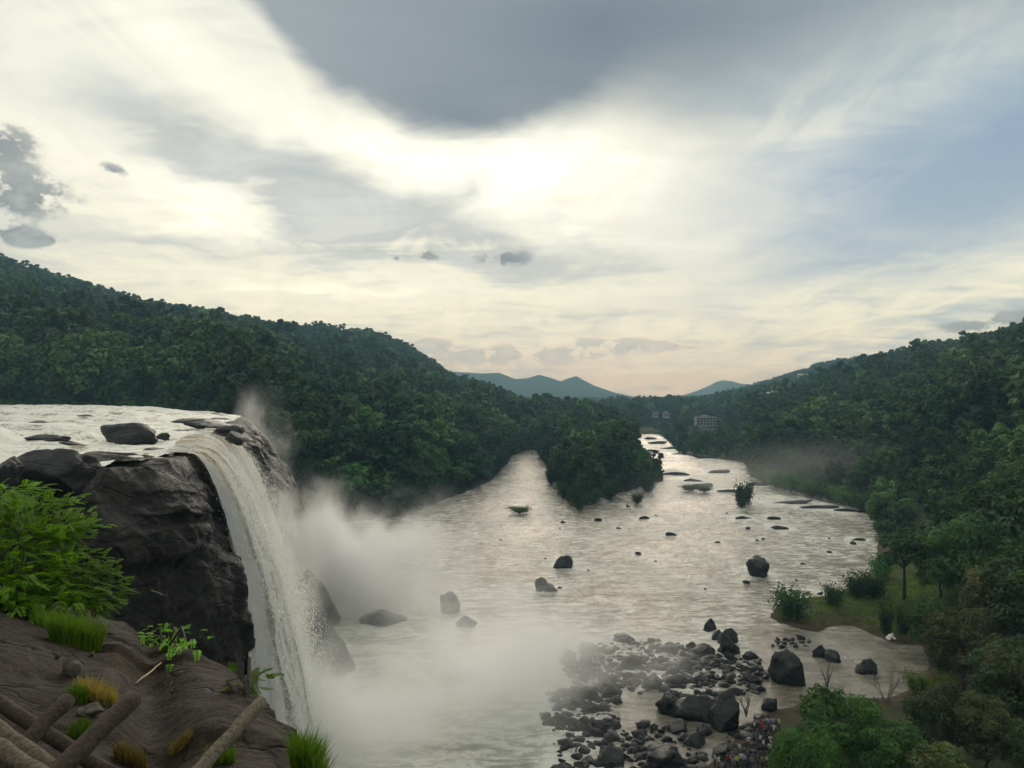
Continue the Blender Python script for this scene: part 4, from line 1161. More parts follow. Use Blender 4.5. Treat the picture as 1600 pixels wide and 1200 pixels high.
# rocks of the upper river
for (x, y, w, h, lab, v, rz) in [
 (48, 748, 150, 56, 'broad layered dark rock in the rapids above the falls', 1, 0.2),
 (-12, 756, 70, 40, 'dark rock partly cut by the edge beside the layered rock', 4, None),
 (191, 697, 92, 34, 'smooth black rock hump in the middle of the upper rapids', 0, 0.1),
 (12, 656, 46, 14, 'low dark rock far back in the upper river', 3, None),
 (135, 661, 70, 15, 'weedy low islet at the far side of the upper river', 3, 0.1),
 (62, 668, 60, 12, 'thin dark ledge with water spilling over it in the upper river', 3, 0.0),
 (60, 689, 70, 12, 'dark ledge splitting the upper rapids above the layered rock', 1, 0.1),
 (232, 706, 40, 8, 'brown rock ridge just before the brow of the falls', 3, 0.0),
 (322, 668, 92, 12, 'long dark slab at the far end of the brow', 3, 0.05),
 (352, 676, 50, 14, 'humped dark rock on the far corner of the brow', 1, 0.3),
 (285, 660, 60, 8, 'flat brown rock shelf behind the brow slab', 3, 0.0),
 (366, 690, 34, 16, 'dark stepped rock where thin streams start to spill', 4, None),
 (108, 700, 50, 12, 'wet brown step under the foaming cascade', 3, 0.1),
 (20, 676, 34, 10, 'small dark rock in the foaming upper river near the edge', 5, None),
 (250, 684, 26, 8, 'small wet rock in white water before the brow', 6, None)]:
    boulder(x, y, w, h, lab, 'rocks of the upper river', ZU + (0.9 if y < 690 else 0.2), v, rz, deep=0.75)
# white water round the rocks that stand in the current
def wakes():
    me = RIVER_OB.data; n = len(me.vertices); co = np.empty(n * 3, np.float32); me.vertices.foreach_get('co', co); co = co.reshape(-1, 3)
    w = np.zeros(n)
    for x, y, r in WAKES:
        dx = co[:, 0] - x; dy = co[:, 1] - y
        m = (np.abs(dx) < r * 2.4 + 2) & (dy > -r - 3) & (dy < r * 4 + 6)
        q = np.hypot(dx[m], np.where(dy[m] > 0, dy[m] * 0.42, dy[m]))
        w[m] = np.maximum(w[m], np.exp(-np.maximum(0, q - r) / (0.5 + 0.25 * r)))
    at = me.attributes.new('wake', 'FLOAT', 'POINT'); at.data.foreach_set('value', w.astype(np.float32))
wakes()
# buttress at the foot of the falls
pb = G(505, 1052)
o = link('rock_buttress', BM[4], label='dark wet rock buttress rising from the pool at the foot of the falls', category='rock'); o.location = (pb[0] - 2.0, pb[1] + 3, ZW + 2); o.scale = (6.5, 7.5, 11.0); o.rotation_euler = (0.05, -0.38, 0.6)
pb = G(470, 1010)
o = link('rock_buttress', BM[1], label='dark rock shoulder behind the falling water, joined to the cliff foot', category='rock'); o.location = (pb[0] - 3, pb[1] + 8, ZW + 3); o.scale = (8, 9, 10.5); o.rotation_euler = (0.05, -0.15, 1.9)

# ------------------------------------------------------------------ right bank: near trees and shrubs
NEAR = {}
def near_kind(key):
    if key not in NEAR:
        leaf, i = key
        r_ = random.Random(900 + i)
        NEAR[key] = TreeKind(leaf=leaf, seed=700 + i, h=14.0, cr=r_.uniform(5.2, 6.6), nleaf=11000, ls=0.27, lobes=r_.choice((14, 16, 18)), base=r_.uniform(0.12, 0.22), flat=r_.uniform(0.75, 0.95))
    return NEAR[key]
YELLOW = mat_leaf('olive_leaf', [(0.085, 0.090, 0.024), (0.095, 0.105, 0.026)], 0.25, 0.5)
def near_tree(px, d, top, leaf, i, label, wide=1.0):
    x = (px - 800) / F * d; zg = float(land(np.array([x]), np.array([d]))[0])
    ht = (HZ - top) / F * d - zg
    s = ht / 14.0
    place_tree(near_kind((leaf, i)), (x, d, zg - 0.2), (s * wide, s * wide, s), random.uniform(0, 6.28), label, 'trees of the near right bank')
for a in [
 (1310, 84, 1068, M_FRESHTREE, 0, 'fresh bright green tree beside the crowd at the bottom', 0.95),
 (1392, 78, 1120, M_FRESHTREE, 1, 'second fresh green tree, tucked below the first at the bottom', 0.9),
 (1255, 76, 1138, M_FRESHTREE, 2, 'small fresh green tree at the left foot of the bright green tree', 0.75),
 (1470, 88, 1062, M_RUSSET, 0, 'brownish green tree with russet leaves right of the bright green tree', 1.0),
 (1540, 84, 1085, M_RUSSET, 1, 'russet-tinged bushy tree in the bottom corner of the bank', 1.0),
 (1600, 88, 1010, M_RUSSET, 2, 'tree with orange-red young leaves at the picture edge', 1.0),
 (1580, 98, 985, M_DARKLEAF, 0, 'very dark tree above the russet trees', 1.0),
 (1505, 112, 945, YELLOW, 0, 'olive yellow shrubby tree behind the grassy inlet', 1.0),
 (1560, 122, 872, YELLOW, 1, 'rounded olive green tree below the dark grove', 1.05),
 (1625, 115, 850, M_DARKLEAF, 1, 'dark tree at the picture edge below the grove', 1.1),
 (1470, 152, 838, M_DARKLEAF, 2, 'dark tree just right of the slim lone tree', 1.0),
 (1520, 145, 790, M_DARKLEAF, 0, 'tall dark tree in the front of the right-hand grove', 1.0),
 (1572, 152, 742, M_DARKLEAF, 1, 'tallest dark tree of the right-hand grove', 1.05),
 (1615, 160, 716, M_DARKLEAF, 2, 'tall dark tree cut by the right picture edge', 1.1),
 (1476, 196, 800, M_DARKLEAF, 1, 'dark spreading tree behind the slim lone tree', 1.0),
 (1497, 196, 775, M_DARKLEAF, 2, 'broad dark tree between the grove and the hazy slope', 1.1),
 (1550, 210, 735, M_DARKLEAF, 0, 'dark tree standing behind the right-hand grove', 1.0),
 (1452, 252, 795, M_FOREST, 1, 'hazy tree on the shore where the bank turns away', 1.0),
 (1500, 260, 750, M_FOREST, 2, 'hazy tree rising above the dark grove from behind', 1.0),
 (1455, 128, 935, M_DARKLEAF, 2, 'short dark tree right of the grassy point', 0.9),
 (1620, 78, 1130, M_DARKLEAF, 2, 'dark leafy tree filling the bottom right corner', 1.0),
 (1455, 76, 1150, M_RUSSET, 1, 'low brownish tree at the bottom between green and russet trees', 1.0),
 (1545, 128, 905, M_DARKLEAF, 0, 'dark undergrowth tree below the rounded olive tree', 1.0),
]: near_tree(*a)
# the slim lone tree on the point: bare bole, open crown
SLIM = TreeKind(leaf=M_DARKLEAF, seed=811, h=16.0, cr=5.6, nleaf=5200, ls=0.30, lobes=11, base=0.50, flat=0.6, lean=0.03, limb_show=1.6)
p = G(1413, 943, ZW + 0.9)
place_tree(SLIM, (p[0], p[1], ZW + 0.7), 1.02, 0.4, 'slim lone tree with a bare trunk on the grassy point')

def shrub_kind(seed, leaf, n=1500, ls=0.16, up=0.4):
    rg = np.random.default_rng(seed); st = MB(); C = []; N = []
    for k in range(11):
        a = k * 2.4; r = rg.uniform(0.25, 0.75); tip = np.array((math.cos(a) * r, math.sin(a) * r, rg.uniform(0.65, 1.0)))
        st.tube([(0, 0, -0.15), tip * (0.5, 0.5, 0.55), tip], [0.03, 0.02, 0.006], 5, False)
        m = n // 11; t = rg.uniform(0.25, 1.05, m)[:, None]
        c = tip * t * np.array((1, 1, 1)) + rg.normal(size=(m, 3)) * 0.17
        C.append(c); N.append(unit(rg.normal(size=(m, 3)) + np.array((0, 0, up))))
    C = np.concatenate(C); C[:, 2] = np.abs(C[:, 2])
    V, Fc = leaf_quads(C, np.concatenate(N), ls * 0.5, rg, 0.45)
    return st.mesh('stems', [M_BARK]), mesh_from('foliage', V, Fc, [leaf], smooth=False)
SHK = {}
def shrub(px, py, w, h, leaf, label, group='shrubs by the water', z=ZW + 0.4, i=0, name='shrub'):
    key = (leaf.name, i)
    if key not in SHK: SHK[key] = shrub_kind(50 + i, leaf)
    p = G(px, py, z); d = p[1]
    t = thing(name, label, 'shrub', (p[0], p[1], z), random.uniform(0, 6.28), group, (w * d / F * 0.55, w * d / F * 0.55, h * d / F * 0.95))
    link('stems', SHK[key][0], t); link('foliage', SHK[key][1], t)
for a in [
 (1237, 966, 66, 46, M_BANK, 'large feathery shrub at the tip of the grassy point', 0),
 (1302, 950, 38, 34, M_BANK, 'small round shrub between two bigger ones on the point', 1),
 (1340, 936, 46, 38, M_BANK, 'rounded shrub in front of the slim lone tree', 2),
 (1366, 938, 44, 36, M_DARKLEAF, 'darker shrub touching the trunk side of the point', 1),
 (1376, 905, 40, 40, M_BANK, 'greyish shrub at the water edge behind the lone tree', 0),
 (1384, 990, 28, 40, M_DARKLEAF, 'dark upright bush at the inlet, left of its twin', 2),
 (1412, 992, 34, 42, M_DARKLEAF, 'dark upright bush at the inlet beside the white cloth', 0),
 (1470, 1045, 40, 46, M_DARKLEAF, 'dark bush on the right shore of the inlet', 1),
 (1435, 1085, 46, 34, M_GRASS, 'light green bush on the near shore of the inlet', 0),
 (1163, 789, 36, 34, M_DARKLEAF, 'dark bush growing on a reef in mid river', 1),
 (1158, 792, 22, 20, M_DARKLEAF, 'little bush at the foot of the reef bush', 2),
 (996, 786, 24, 14, M_DARKLEAF, 'small bush on a rock below the island', 2),
 (904, 796, 26, 44, M_DARKLEAF, 'slender bush standing at the tip of the island', 0),
 (928, 786, 30, 22, M_DARKLEAF, 'low bush right of the island tip', 1),
 (952, 779, 34, 26, M_DARKLEAF, 'rounded bush on the shore right of the island tip', 2),
 (880, 778, 26, 24, M_DARKLEAF, 'bush on the left shore near the island tip', 1),
 (862, 756, 26, 22, M_DARKLEAF, 'bush overhanging the left channel from the island', 2),
 (1012, 768, 30, 24, M_DARKLEAF, 'bush at the right corner of the island shore', 0),
 (812, 801, 44, 9, M_DARKLEAF, 'flat weedy clump in the left channel', 1),
 (1078, 766, 40, 8, M_DARKLEAF, 'weedy growth on the long reef right of the island', 2),
 (1100, 768, 30, 8, M_DARKLEAF, 'weedy growth at the end of the long reef', 0),
 (1500, 1000, 60, 44, YELLOW, 'olive bush on the slope right of the inlet', 0),
 (1470, 985, 50, 34, M_GRASS, 'light green brush on the slope above the inlet', 1),
 (1540, 1035, 44, 30, M_RUSSET, 'orange-red leaved bush below the dark slope', 0),
 (1575, 1048, 40, 26, M_RUSSET, 'orange-red leaved bush at the foot of the slope, right of its neighbour', 1),
]: shrub(a[0], a[1], a[2], a[3], a[4], a[5], i=a[6])
for k in range(26):                                            # scrub along the right-hand shore
    t_ = k / 25; x = 1180 + 190 * t_ + random.uniform(-6, 8); y = 752 + 52 * t_ + random.uniform(-6, 0)
    shrub(x, y, random.uniform(22, 36), random.uniform(14, 24), M_BANK, 'low green scrub on the far right-hand shore, %s clump from the left' % ORD[k], 'scrub along the far shore', z=ZW + 1.0, i=k % 3)
# bare shrubs
def bare_shrub(px, py, h, label, seed, z=ZW + 0.4):
    rg = np.random.default_rng(seed); p = G(px, py, z); H = h * p[1] / F; m = MB()
    t = thing('bare_shrub', label, 'shrub', tuple(p))
    for k in range(7):
        a = k * 2.1 + rg.uniform(0, 1); r = rg.uniform(0.15, 0.55) * H; pts = [(0, 0, -0.2)]
        for j in range(1, 5):
            q = j / 4; pts.append((math.cos(a) * r * q ** 1.3 + rg.normal() * 0.04 * H, math.sin(a) * r * q ** 1.3 + rg.normal() * 0.04 * H, H * q * rg.uniform(0.8, 1.0)))
        m.tube(pts, [0.07, 0.055, 0.045, 0.03, 0.012], 5, False)
        for j in range(4):
            b = np.array(pts[2 + j % 3]); m.tube([b, b + rg.normal(size=3) * 0.10 * H + np.array((0, 0, 0.12 * H))], [0.03, 0.008], 4, False)
    link('stems', m.mesh('stems', [M_TWIG]), t)
bare_shrub(1292, 1072, 36, 'leafless pale shrub leaning over the still pool', 1)
bare_shrub(1385, 1100, 58, 'bare dark snag at the edge of the inlet', 2)
bare_shrub(1166, 1118, 40, 'thin pale sapling behind the black pointed boulder', 3)

# grass on the point and by the inlet
def blades(pts, h, rg, lean=0.35, w=0.012):
    n = len(pts); a = rg.uniform(0, 6.28, n); b = rg.uniform(0, 6.28, n)
    hh = h * rg.uniform(0.5, 1.25, n); ln = rg.uniform(0.1, 1, n) * lean * hh
    side = np.stack([np.cos(a), np.sin(a), 0 * a], -1) * (w * np.ones(n))[:, None]
    bend = np.stack([np.cos(b) * ln, np.sin(b) * ln, 0 * b], -1)
    up = np.stack([0 * a, 0 * a, hh], -1)
    V = np.stack([pts - side, pts + side, pts + bend * 0.35 + up * 0.6 + side * 0.7, pts + bend * 0.35 + up * 0.6 - side * 0.7, pts + bend + up], 1).reshape(-1, 3)
    i = np.arange(n) * 5
    Fc = np.concatenate([np.stack([i, i + 1, i + 2], -1), np.stack([i, i + 2, i + 3], -1), np.stack([i + 3, i + 2, i + 4], -1)])
    return V, Fc
def point_grass():
    rg = np.random.default_rng(3); n = 30000
    px = rg.uniform(1190, 1520, n); d = rg.uniform(112, 205, n); x = (px - 800) / F * d
    sd = river_sd(x, d); ok = (sd > 0.8) & (fbm(x / 4, d / 4, 0, 3) > -0.1 - 0.02 * np.minimum(sd, 12)) & (sd < 24)
    x, d = x[ok], d[ok]; z = land(x, d)
    V, Fc = blades(np.stack([x, d, z - 0.05], -1), 0.55, rg, 0.5, 0.05)
    link('grass', mesh_from('grass', V, Fc, [M_GRASS], smooth=False), kind='stuff', label='short green grass on the point and round the inlet')
point_grass()
# crumpled white cloth by the inlet
def white_cloth():
    n = 22; u, v = np.meshgrid(np.linspace(-1, 1, n), np.linspace(-1, 1, n), indexing='ij')
    r = np.hypot(u, v)
    z = 0.75 * np.exp(-(r / 0.8) ** 4) + 0.45 * fbm(u * 2.2, v * 2.2, 1, 4) + 0.15
    V = np.stack([u * 0.75 + 0.15 * z, v * 0.5, z * (r < 1.35)], -1).reshape(-1, 3)
    me = mesh_from('white_cloth', V, grid_faces(n, n), [mat_simple('white_sheet', (0.72, 0.72, 0.72), 0.8, 0.08, 4)])
    p = G(1391, 997, ZW + 0.6); o = link('white_cloth', me, label='crumpled white cloth heap beside the dark bushes at the inlet', category='cloth'); o.location = (p[0], p[1], ZW + 0.45)
white_cloth()

# ------------------------------------------------------------------ far houses
M_WALL = mat_simple('white_render', (0.44, 0.45, 0.43), 0.8, 0.12, 0.5, 0.0)
M_CONC = mat_simple('raw_concrete', (0.34, 0.34, 0.33), 0.9, 0.2, 0.6, 0.0)
M_ROOF = mat_simple('pale_sheet_roof', (0.44, 0.45, 0.45), 0.5, 0.12, 0.5, 0.0)
M_TILE = mat_simple('clay_roof', (0.16, 0.085, 0.06), 0.8, 0.2, 0.8, 0.0)
M_HOLE = mat_simple('dark_opening', (0.018, 0.020, 0.022), 0.4, 0.1, 1.0, 0.0)
def house(px, d, w, dep, h, floors, bays, label, roof='flat', zoff=0.0, walls=None, rz=0.0, name='house'):
    x = (px - 800) / F * d; zg = float(land(np.array([x]), np.array([d]))[0]) + zoff
    t = thing(name, label, 'building', (x, d, zg), rz, 'far houses of the village')
    walls = walls or M_WALL
    fh = h / floors
    m = MB(); m.box((-w / 2, -dep / 2, -3), (w / 2, dep / 2, h)); wl = m.mesh('wall', [walls], False)
    link('wall', wl, t)
    if roof == 'flat':
        m = MB(); m.box((-w / 2 - 0.4, -dep / 2 - 0.5, h + 0.003), (w / 2 + 0.4, dep / 2 + 0.4, h + 0.45))
        m.box((-w * 0.18, -dep * 0.2, h + 0.45), (w * 0.12, dep * 0.3, h + 2.6))
        link('roof', m.mesh('roof', [walls], False), t)
    else:
        V = np.array([(-w/2-.6,-dep/2-.8,h-.1),(w/2+.6,-dep/2-.8,h-.1),(w/2+.6,dep/2+.8,h-.1),(-w/2-.6,dep/2+.8,h-.1),(-w/2-.6,0,h+dep*.32),(w/2+.6,0,h+dep*.32)])
        m = MB(); m.add(V, np.array([(0,1,5),(0,5,4),(2,3,4),(2,4,5),(0,4,3),(1,2,5),(0,3,2),(0,2,1)]))
        link('roof', m.mesh('roof', [M_ROOF if roof == 'pale' else M_TILE], False), t)
    bw = w / bays
    win = MB(); win.box((-bw * 0.30, -0.03, -fh * 0.30), (bw * 0.30, 0.05, fh * 0.28)); wm = win.mesh('window', [M_HOLE], False)
    sl = MB(); sl.box((-bw * 0.40, -0.35, -fh * 0.36), (bw * 0.40, 0.03, -fh * 0.31)); sm = sl.mesh('sill', [walls], False)
    for f in range(floors):
        for b in range(bays):
            o = link('window', wm, t); o.location = (-w / 2 + bw * (b + 0.5), -dep / 2 - 0.03, fh * (f + 0.52))
            s = link('sill', sm, o)
for a in [
 (1102, 900, 23, 11, 9.0, 3, 6, 'pale unfinished three-storey block with dark openings above the far shore', 'flat', 1.5, M_CONC),
 (1198, 1120, 17, 9, 5, 1, 4, 'long white-roofed house among trees on the right-hand slope', 'pale', 13.0, None),
 (1213, 1135, 12, 8, 5.5, 1, 3, 'white house just above the long white-roofed one', 'pale', 17.0, None),
 (1041, 1150, 9, 7, 5.0, 2, 3, 'white two-storey house near the river bend', 'flat', 8.0, None),
 (1024, 1170, 8, 7, 4.5, 2, 2, 'house with a dark tiled roof left of the white two-storey one', 'tile', 8.0, None),
 (984, 900, 10, 8, 5.5, 2, 3, 'small white house at the head of the right channel', 'pale', 3.0, None),
 (969, 905, 8, 7, 4.5, 1, 2, 'tiny white hut left of the small white house', 'flat', 2.5, None),
 (908, 1300, 7, 6, 5, 1, 2, 'tiny white house alone in the forest beyond the island', 'pale', 9.0, None),
 (1254, 1700, 20, 9, 5, 1, 4, 'white-roofed house high on the far right-hand hill', 'pale', 14.0, None),
]: house(*a[:9], a[9], a[10]) if False else house(a[0], a[1], a[2], a[3], a[4], a[5], a[6], a[7], a[8], a[9], a[10])

# ------------------------------------------------------------------ visitors on the rocks
M_SKIN = mat_simple('skin', (0.22, 0.12, 0.075), 0.6, 0.1, 5, 0)
M_HAIR = mat_simple('hair', (0.012, 0.010, 0.009), 0.5, 0.1, 5, 0)
def mat_cloth():
    m, nt, b, o = material('shirt_cloth')
    oi = nt.nodes.new('ShaderNodeObjectInfo')
    n = noise(nt, obj_co(nt), 9, 4, 0.6)
    nt.links.new(mixc(nt, n.step(0.3, 0.7) * 0.25, oi.outputs['Color'], (0.02, 0.02, 0.02)), b.inputs['Base Color']); b.inputs['Roughness'].default_value = 0.85
    return m
M_SHIRT = mat_cloth()
M_TROUSER = [mat_simple('dark_trousers', (0.025, 0.027, 0.035), 0.85, 0.2, 6, 0), mat_simple('blue_jeans', (0.05, 0.07, 0.12), 0.85, 0.2, 6, 0), mat_simple('khaki_trousers', (0.14, 0.115, 0.08), 0.85, 0.2, 6, 0)]
def person_mesh(pose, tro):
    J = {'pel': (0, 0, .93), 'belly': (0, 0, 1.08), 'chest': (0, -.01, 1.28), 'base': (0, 0, 1.44), 'neck': (0, 0, 1.50), 'jaw': (0, -.015, 1.57), 'crown': (0, 0, 1.70),
         'shl': (.18, 0, 1.41), 'shr': (-.18, 0, 1.41)}
    if pose == 'stand':
        J.update(ell=(.24, .02, 1.14), wrl=(.25, -.05, .90), hal=(.25, -.08, .80), elr=(-.24, .02, 1.14), wrr=(-.25, -.05, .90), har=(-.25, -.08, .80),
                 hil=(.095, 0, .90), knl=(.11, -.02, .50), anl=(.12, .02, .09), tol=(.13, -.16, .04), hir=(-.095, 0, .90), knr=(-.11, -.02, .50), anr=(-.12, .02, .09), tor=(-.13, -.16, .04))
    elif pose == 'walk':
        J.update(ell=(.23, -.12, 1.16), wrl=(.20, -.30, 1.02), hal=(.19, -.38, 1.00), elr=(-.25, .12, 1.16), wrr=(-.25, .16, .92), har=(-.25, .14, .83),
                 hil=(.095, 0, .90), knl=(.10, -.20, .52), anl=(.11, -.20, .10), tol=(.12, -.37, .05), hir=(-.095, 0, .90), knr=(-.10, .08, .50), anr=(-.11, .30, .14), tor=(-.12, .16, .05))
    elif pose == 'reach':
        J.update(ell=(.26, -.16, 1.32), wrl=(.12, -.32, 1.48), hal=(.08, -.36, 1.54), elr=(-.24, -.14, 1.24), wrr=(-.08, -.32, 1.40), har=(-.03, -.36, 1.47),
                 hil=(.095, 0, .90), knl=(.12, -.03, .50), anl=(.15, .02, .09), tol=(.17, -.15, .04), hir=(-.095, 0, .90), knr=(-.12, -.03, .50), anr=(-.15, .02, .09), tor=(-.17, -.15, .04))
    else:   # sit
        J = {k: (x, y, z - .50) for k, (x, y, z) in J.items()}
        J.update(ell=(.24, -.12, .68), wrl=(.16, -.33, .60), hal=(.12, -.40, .60), elr=(-.24, -.12, .68), wrr=(-.16, -.33, .60), har=(-.12, -.40, .60),
                 hil=(.10, 0, .42), knl=(.13, -.40, .46), anl=(.13, -.42, .09), tol=(.13, -.60, .04), hir=(-.10, 0, .42), knr=(-.13, -.40, .46), anr=(-.13, -.42, .09), tor=(-.13, -.60, .04))
    Rr = dict(pel=(.15, .11), belly=(.14, .10), chest=(.165, .11), base=(.09, .075), neck=(.055, .055), jaw=(.075, .085), crown=(.07, .085), shl=(.07, .07), shr=(.07, .07), ell=(.048, .048), elr=(.048, .048),
              wrl=(.032, .032), wrr=(.032, .032), hal=(.042, .025), har=(.042, .025), hil=(.095, .10), hir=(.095, .10), knl=(.065, .068), knr=(.065, .068), anl=(.042, .045), anr=(.042, .045), tol=(.045, .032), tor=(.045, .032))
    nm = list(J); ix = {k: i for i, k in enumerate(nm)}
    ed = [('pel', 'belly'), ('belly', 'chest'), ('chest', 'base'), ('base', 'neck'), ('neck', 'jaw'), ('jaw', 'crown'), ('base', 'shl'), ('shl', 'ell'), ('ell', 'wrl'), ('wrl', 'hal'), ('base', 'shr'), ('shr', 'elr'), ('elr', 'wrr'), ('wrr', 'har'),
          ('pel', 'hil'), ('hil', 'knl'), ('knl', 'anl'), ('anl', 'tol'), ('pel', 'hir'), ('hir', 'knr'), ('knr', 'anr'), ('anr', 'tor')]
    me = bpy.data.meshes.new('skeleton'); me.from_pydata([J[k] for k in nm], [(ix[a], ix[b]) for a, b in ed], [])
    o = bpy.data.objects.new('skeleton', me); COL.objects.link(o)
    md = o.modifiers.new('s', 'SKIN'); md.use_smooth_shade = True
    if not me.skin_vertices: me.attributes  # created by the modifier call below
    bm = bmesh.new(); bm.from_mesh(me)
    ly = bm.verts.layers.skin.verify(); bm.verts.ensure_lookup_table()
    for k in nm:
        s = bm.verts[ix[k]][ly]; s.radius = Rr[k]; s.use_root = (k == 'pel')
    bm.to_mesh(me); bm.free()
    sb = o.modifiers.new('b', 'SUBSURF'); sb.levels = 1; sb.render_levels = 1
    dg = bpy.context.evaluated_depsgraph_get()
    out = bpy.data.meshes.new_from_object(o.evaluated_get(dg)); out.name = 'body'
    bpy.data.objects.remove(o)
    out.materials.clear()
    for m in (M_SHIRT, tro, M_SKIN, M_HAIR): out.materials.append(m)
    segs = [(np.array(J[a]), np.array(J[b]), a, b) for a, b in ed]
    for pl in out.polygons:
        c = np.array(pl.center); best = None
        for a, b, na, nb in segs:
            t = np.clip(np.dot(c - a, b - a) / np.dot(b - a, b - a), 0, 1); dd = np.linalg.norm(c - a - (b - a) * t)
            if best is None or dd < best[0]: best = (dd, na, nb, t)
        k = best[2]
        pl.material_index = 2 if k[:2] in ('wr', 'ha') or k in ('neck', 'jaw', 'crown') else (1 if k[:2] in ('hi', 'kn', 'an') or best[1][:2] in ('hi',) else (3 if k[:2] == 'to' else 0))
        pl.use_smooth = True
    jw = np.array(J['jaw'])
    return out, jw
def hair_mesh(jw, long=False):
    bm = bmesh.new(); bmesh.ops.create_uvsphere(bm, u_segments=12, v_segments=8, radius=1.0)
    for v in bm.verts:
        x, y, z = v.co
        v.co = (x * .095, y * .108 + .025, z * (.10 if z > 0 else (.22 if long else .07)) + .085)
        if y < -.35 and z < .35: v.co.y += .075
    me = bpy.data.meshes.new('hair'); bm.to_mesh(me); bm.free(); me.materials.append(M_HAIR)
    for p_ in me.polygons: p_.use_smooth = True
    return me
PM = {}
for i, ps in enumerate(('stand', 'walk', 'reach', 'sit')):
    PM[ps] = person_mesh(ps, M_TROUSER[i % 3])
HAIRS = [hair_mesh(None), hair_mesh(None, True)]
COLR = {'white': (.72, .72, .70), 'red': (.42, .03, .05), 'pale blue': (.30, .38, .60), 'lilac': (.42, .40, .62), 'yellow': (.62, .55, .10), 'cream': (.62, .56, .42), 'grey': (.25, .26, .27), 'black': (.015, .015, .018), 'navy': (.025, .035, .08), 'green': (.05, .16, .08), 'pink': (.55, .20, .25), 'orange': (.5, .17, .04), 'teal': (.04, .18, .2)}
def person(px, py, col, pose, label, rz):
    p = G(px, py, ZW + 0.9)
    zg = float(land(np.array([p[0]]), np.array([p[1]]))[0]) + 0.25
    p = G(px, py, zg)
    t = thing('person', label, 'person', (p[0], p[1], zg), rz, 'visitors on the rocks')
    me, jw = PM[pose]
    b = link('body', me, t); b.color = COLR[col] + (1,)
    h = link('hair', HAIRS[1 if rz > 4 else 0], t); h.location = tuple(jw)
    # a stone to stand on keeps the feet off the wet ground
    return t
for a in [
 (1179, 1147, 'white', 'stand', 'person in white shirt standing nearest the black pointed boulder', 1.0),
 (1188, 1146, 'red', 'stand', 'person in bright red garment beside the one in white', 4.6),
 (1191, 1148, 'red', 'walk', 'second person in red, just right of the first', 2.0),
 (1201, 1142, 'pale blue', 'stand', 'person in pale blue shirt at the back of the crowd', 0.4),
 (1207, 1141, 'lilac', 'walk', 'person in lilac shirt at the back of the crowd', 3.4),
 (1209, 1152, 'white', 'reach', 'person in white by the tree edge, arms raised with something held', 2.6),
 (1217, 1142, 'cream', 'stand', 'person in cream close under the bright green tree', 5.0),
 (1166, 1173, 'grey', 'stand', 'tall person in grey shirt at the water edge, left of a pair', 1.4),
 (1170, 1171, 'white', 'reach', 'person in white shirt at the water edge, right of a pair', 0.2),
 (1155, 1182, 'cream', 'walk', 'person in cream shirt stepping along the shore', 5.4),
 (1188, 1168, 'white', 'walk', 'person in white walking in the middle of the crowd', 4.2),
 (1193, 1176, 'white', 'stand', 'person in white standing in the middle of the crowd', 0.9),
 (1199, 1168, 'black', 'stand', 'person in black between two in white', 3.0),
 (1204, 1170, 'white', 'reach', 'person in white with raised arms near the tree', 5.8),
 (1206, 1178, 'cream', 'walk', 'person in cream walking beside the green tree', 1.9),
 (1203, 1182, 'white', 'stand', 'person in white standing lower down beside the green tree', 2.4),
 (1185, 1158, 'navy', 'stand', 'person in navy blue behind the middle of the crowd', 4.8),
 (1196, 1158, 'black', 'walk', 'person in black walking behind the middle of the crowd', 0.1),
 (1178, 1164, 'teal', 'stand', 'person in teal in front of the pair by the water', 2.2),
 (1172, 1186, 'black', 'sit', 'person in black sitting on a rock by the shore', 0.6),
 (1181, 1187, 'navy', 'sit', 'person in navy sitting on a rock amid the crowd', 5.6),
 (1117, 1200, 'pale blue', 'stand', 'person in pale blue at the left end of the bottom row', 0.8),
 (1123, 1203, 'white', 'reach', 'person in white with raised arms, left part of bottom row', 3.8),
 (1128, 1205, 'grey', 'sit', 'person in grey sitting in the bottom row', 5.2),
 (1136, 1200, 'red', 'walk', 'person in red walking in the bottom row', 1.2),
 (1141, 1199, 'pink', 'stand', 'person in pink standing in the bottom row', 4.4),
 (1152, 1202, 'yellow', 'stand', 'person in yellow shirt in the bottom row', 0.3),
 (1158, 1198, 'white', 'walk', 'person in white right of the one in yellow', 2.8),
 (1163, 1200, 'lilac', 'stand', 'person in lilac in the bottom row', 5.5),
 (1168, 1198, 'black', 'stand', 'person in black in the bottom row', 1.7),
 (1175, 1203, 'grey', 'walk', 'person in grey striding in the bottom row', 3.2),
 (1184, 1200, 'green', 'stand', 'person in green in the bottom row', 4.9),
 (1191, 1203, 'orange', 'stand', 'person in orange in the bottom row', 0.5),
 (1198, 1201, 'white', 'stand', 'person in white near the right end of the bottom row', 2.1),
 (1203, 1200, 'pale blue', 'reach', 'person in pale blue at the right end of the bottom row', 5.9),
]: person(*a)

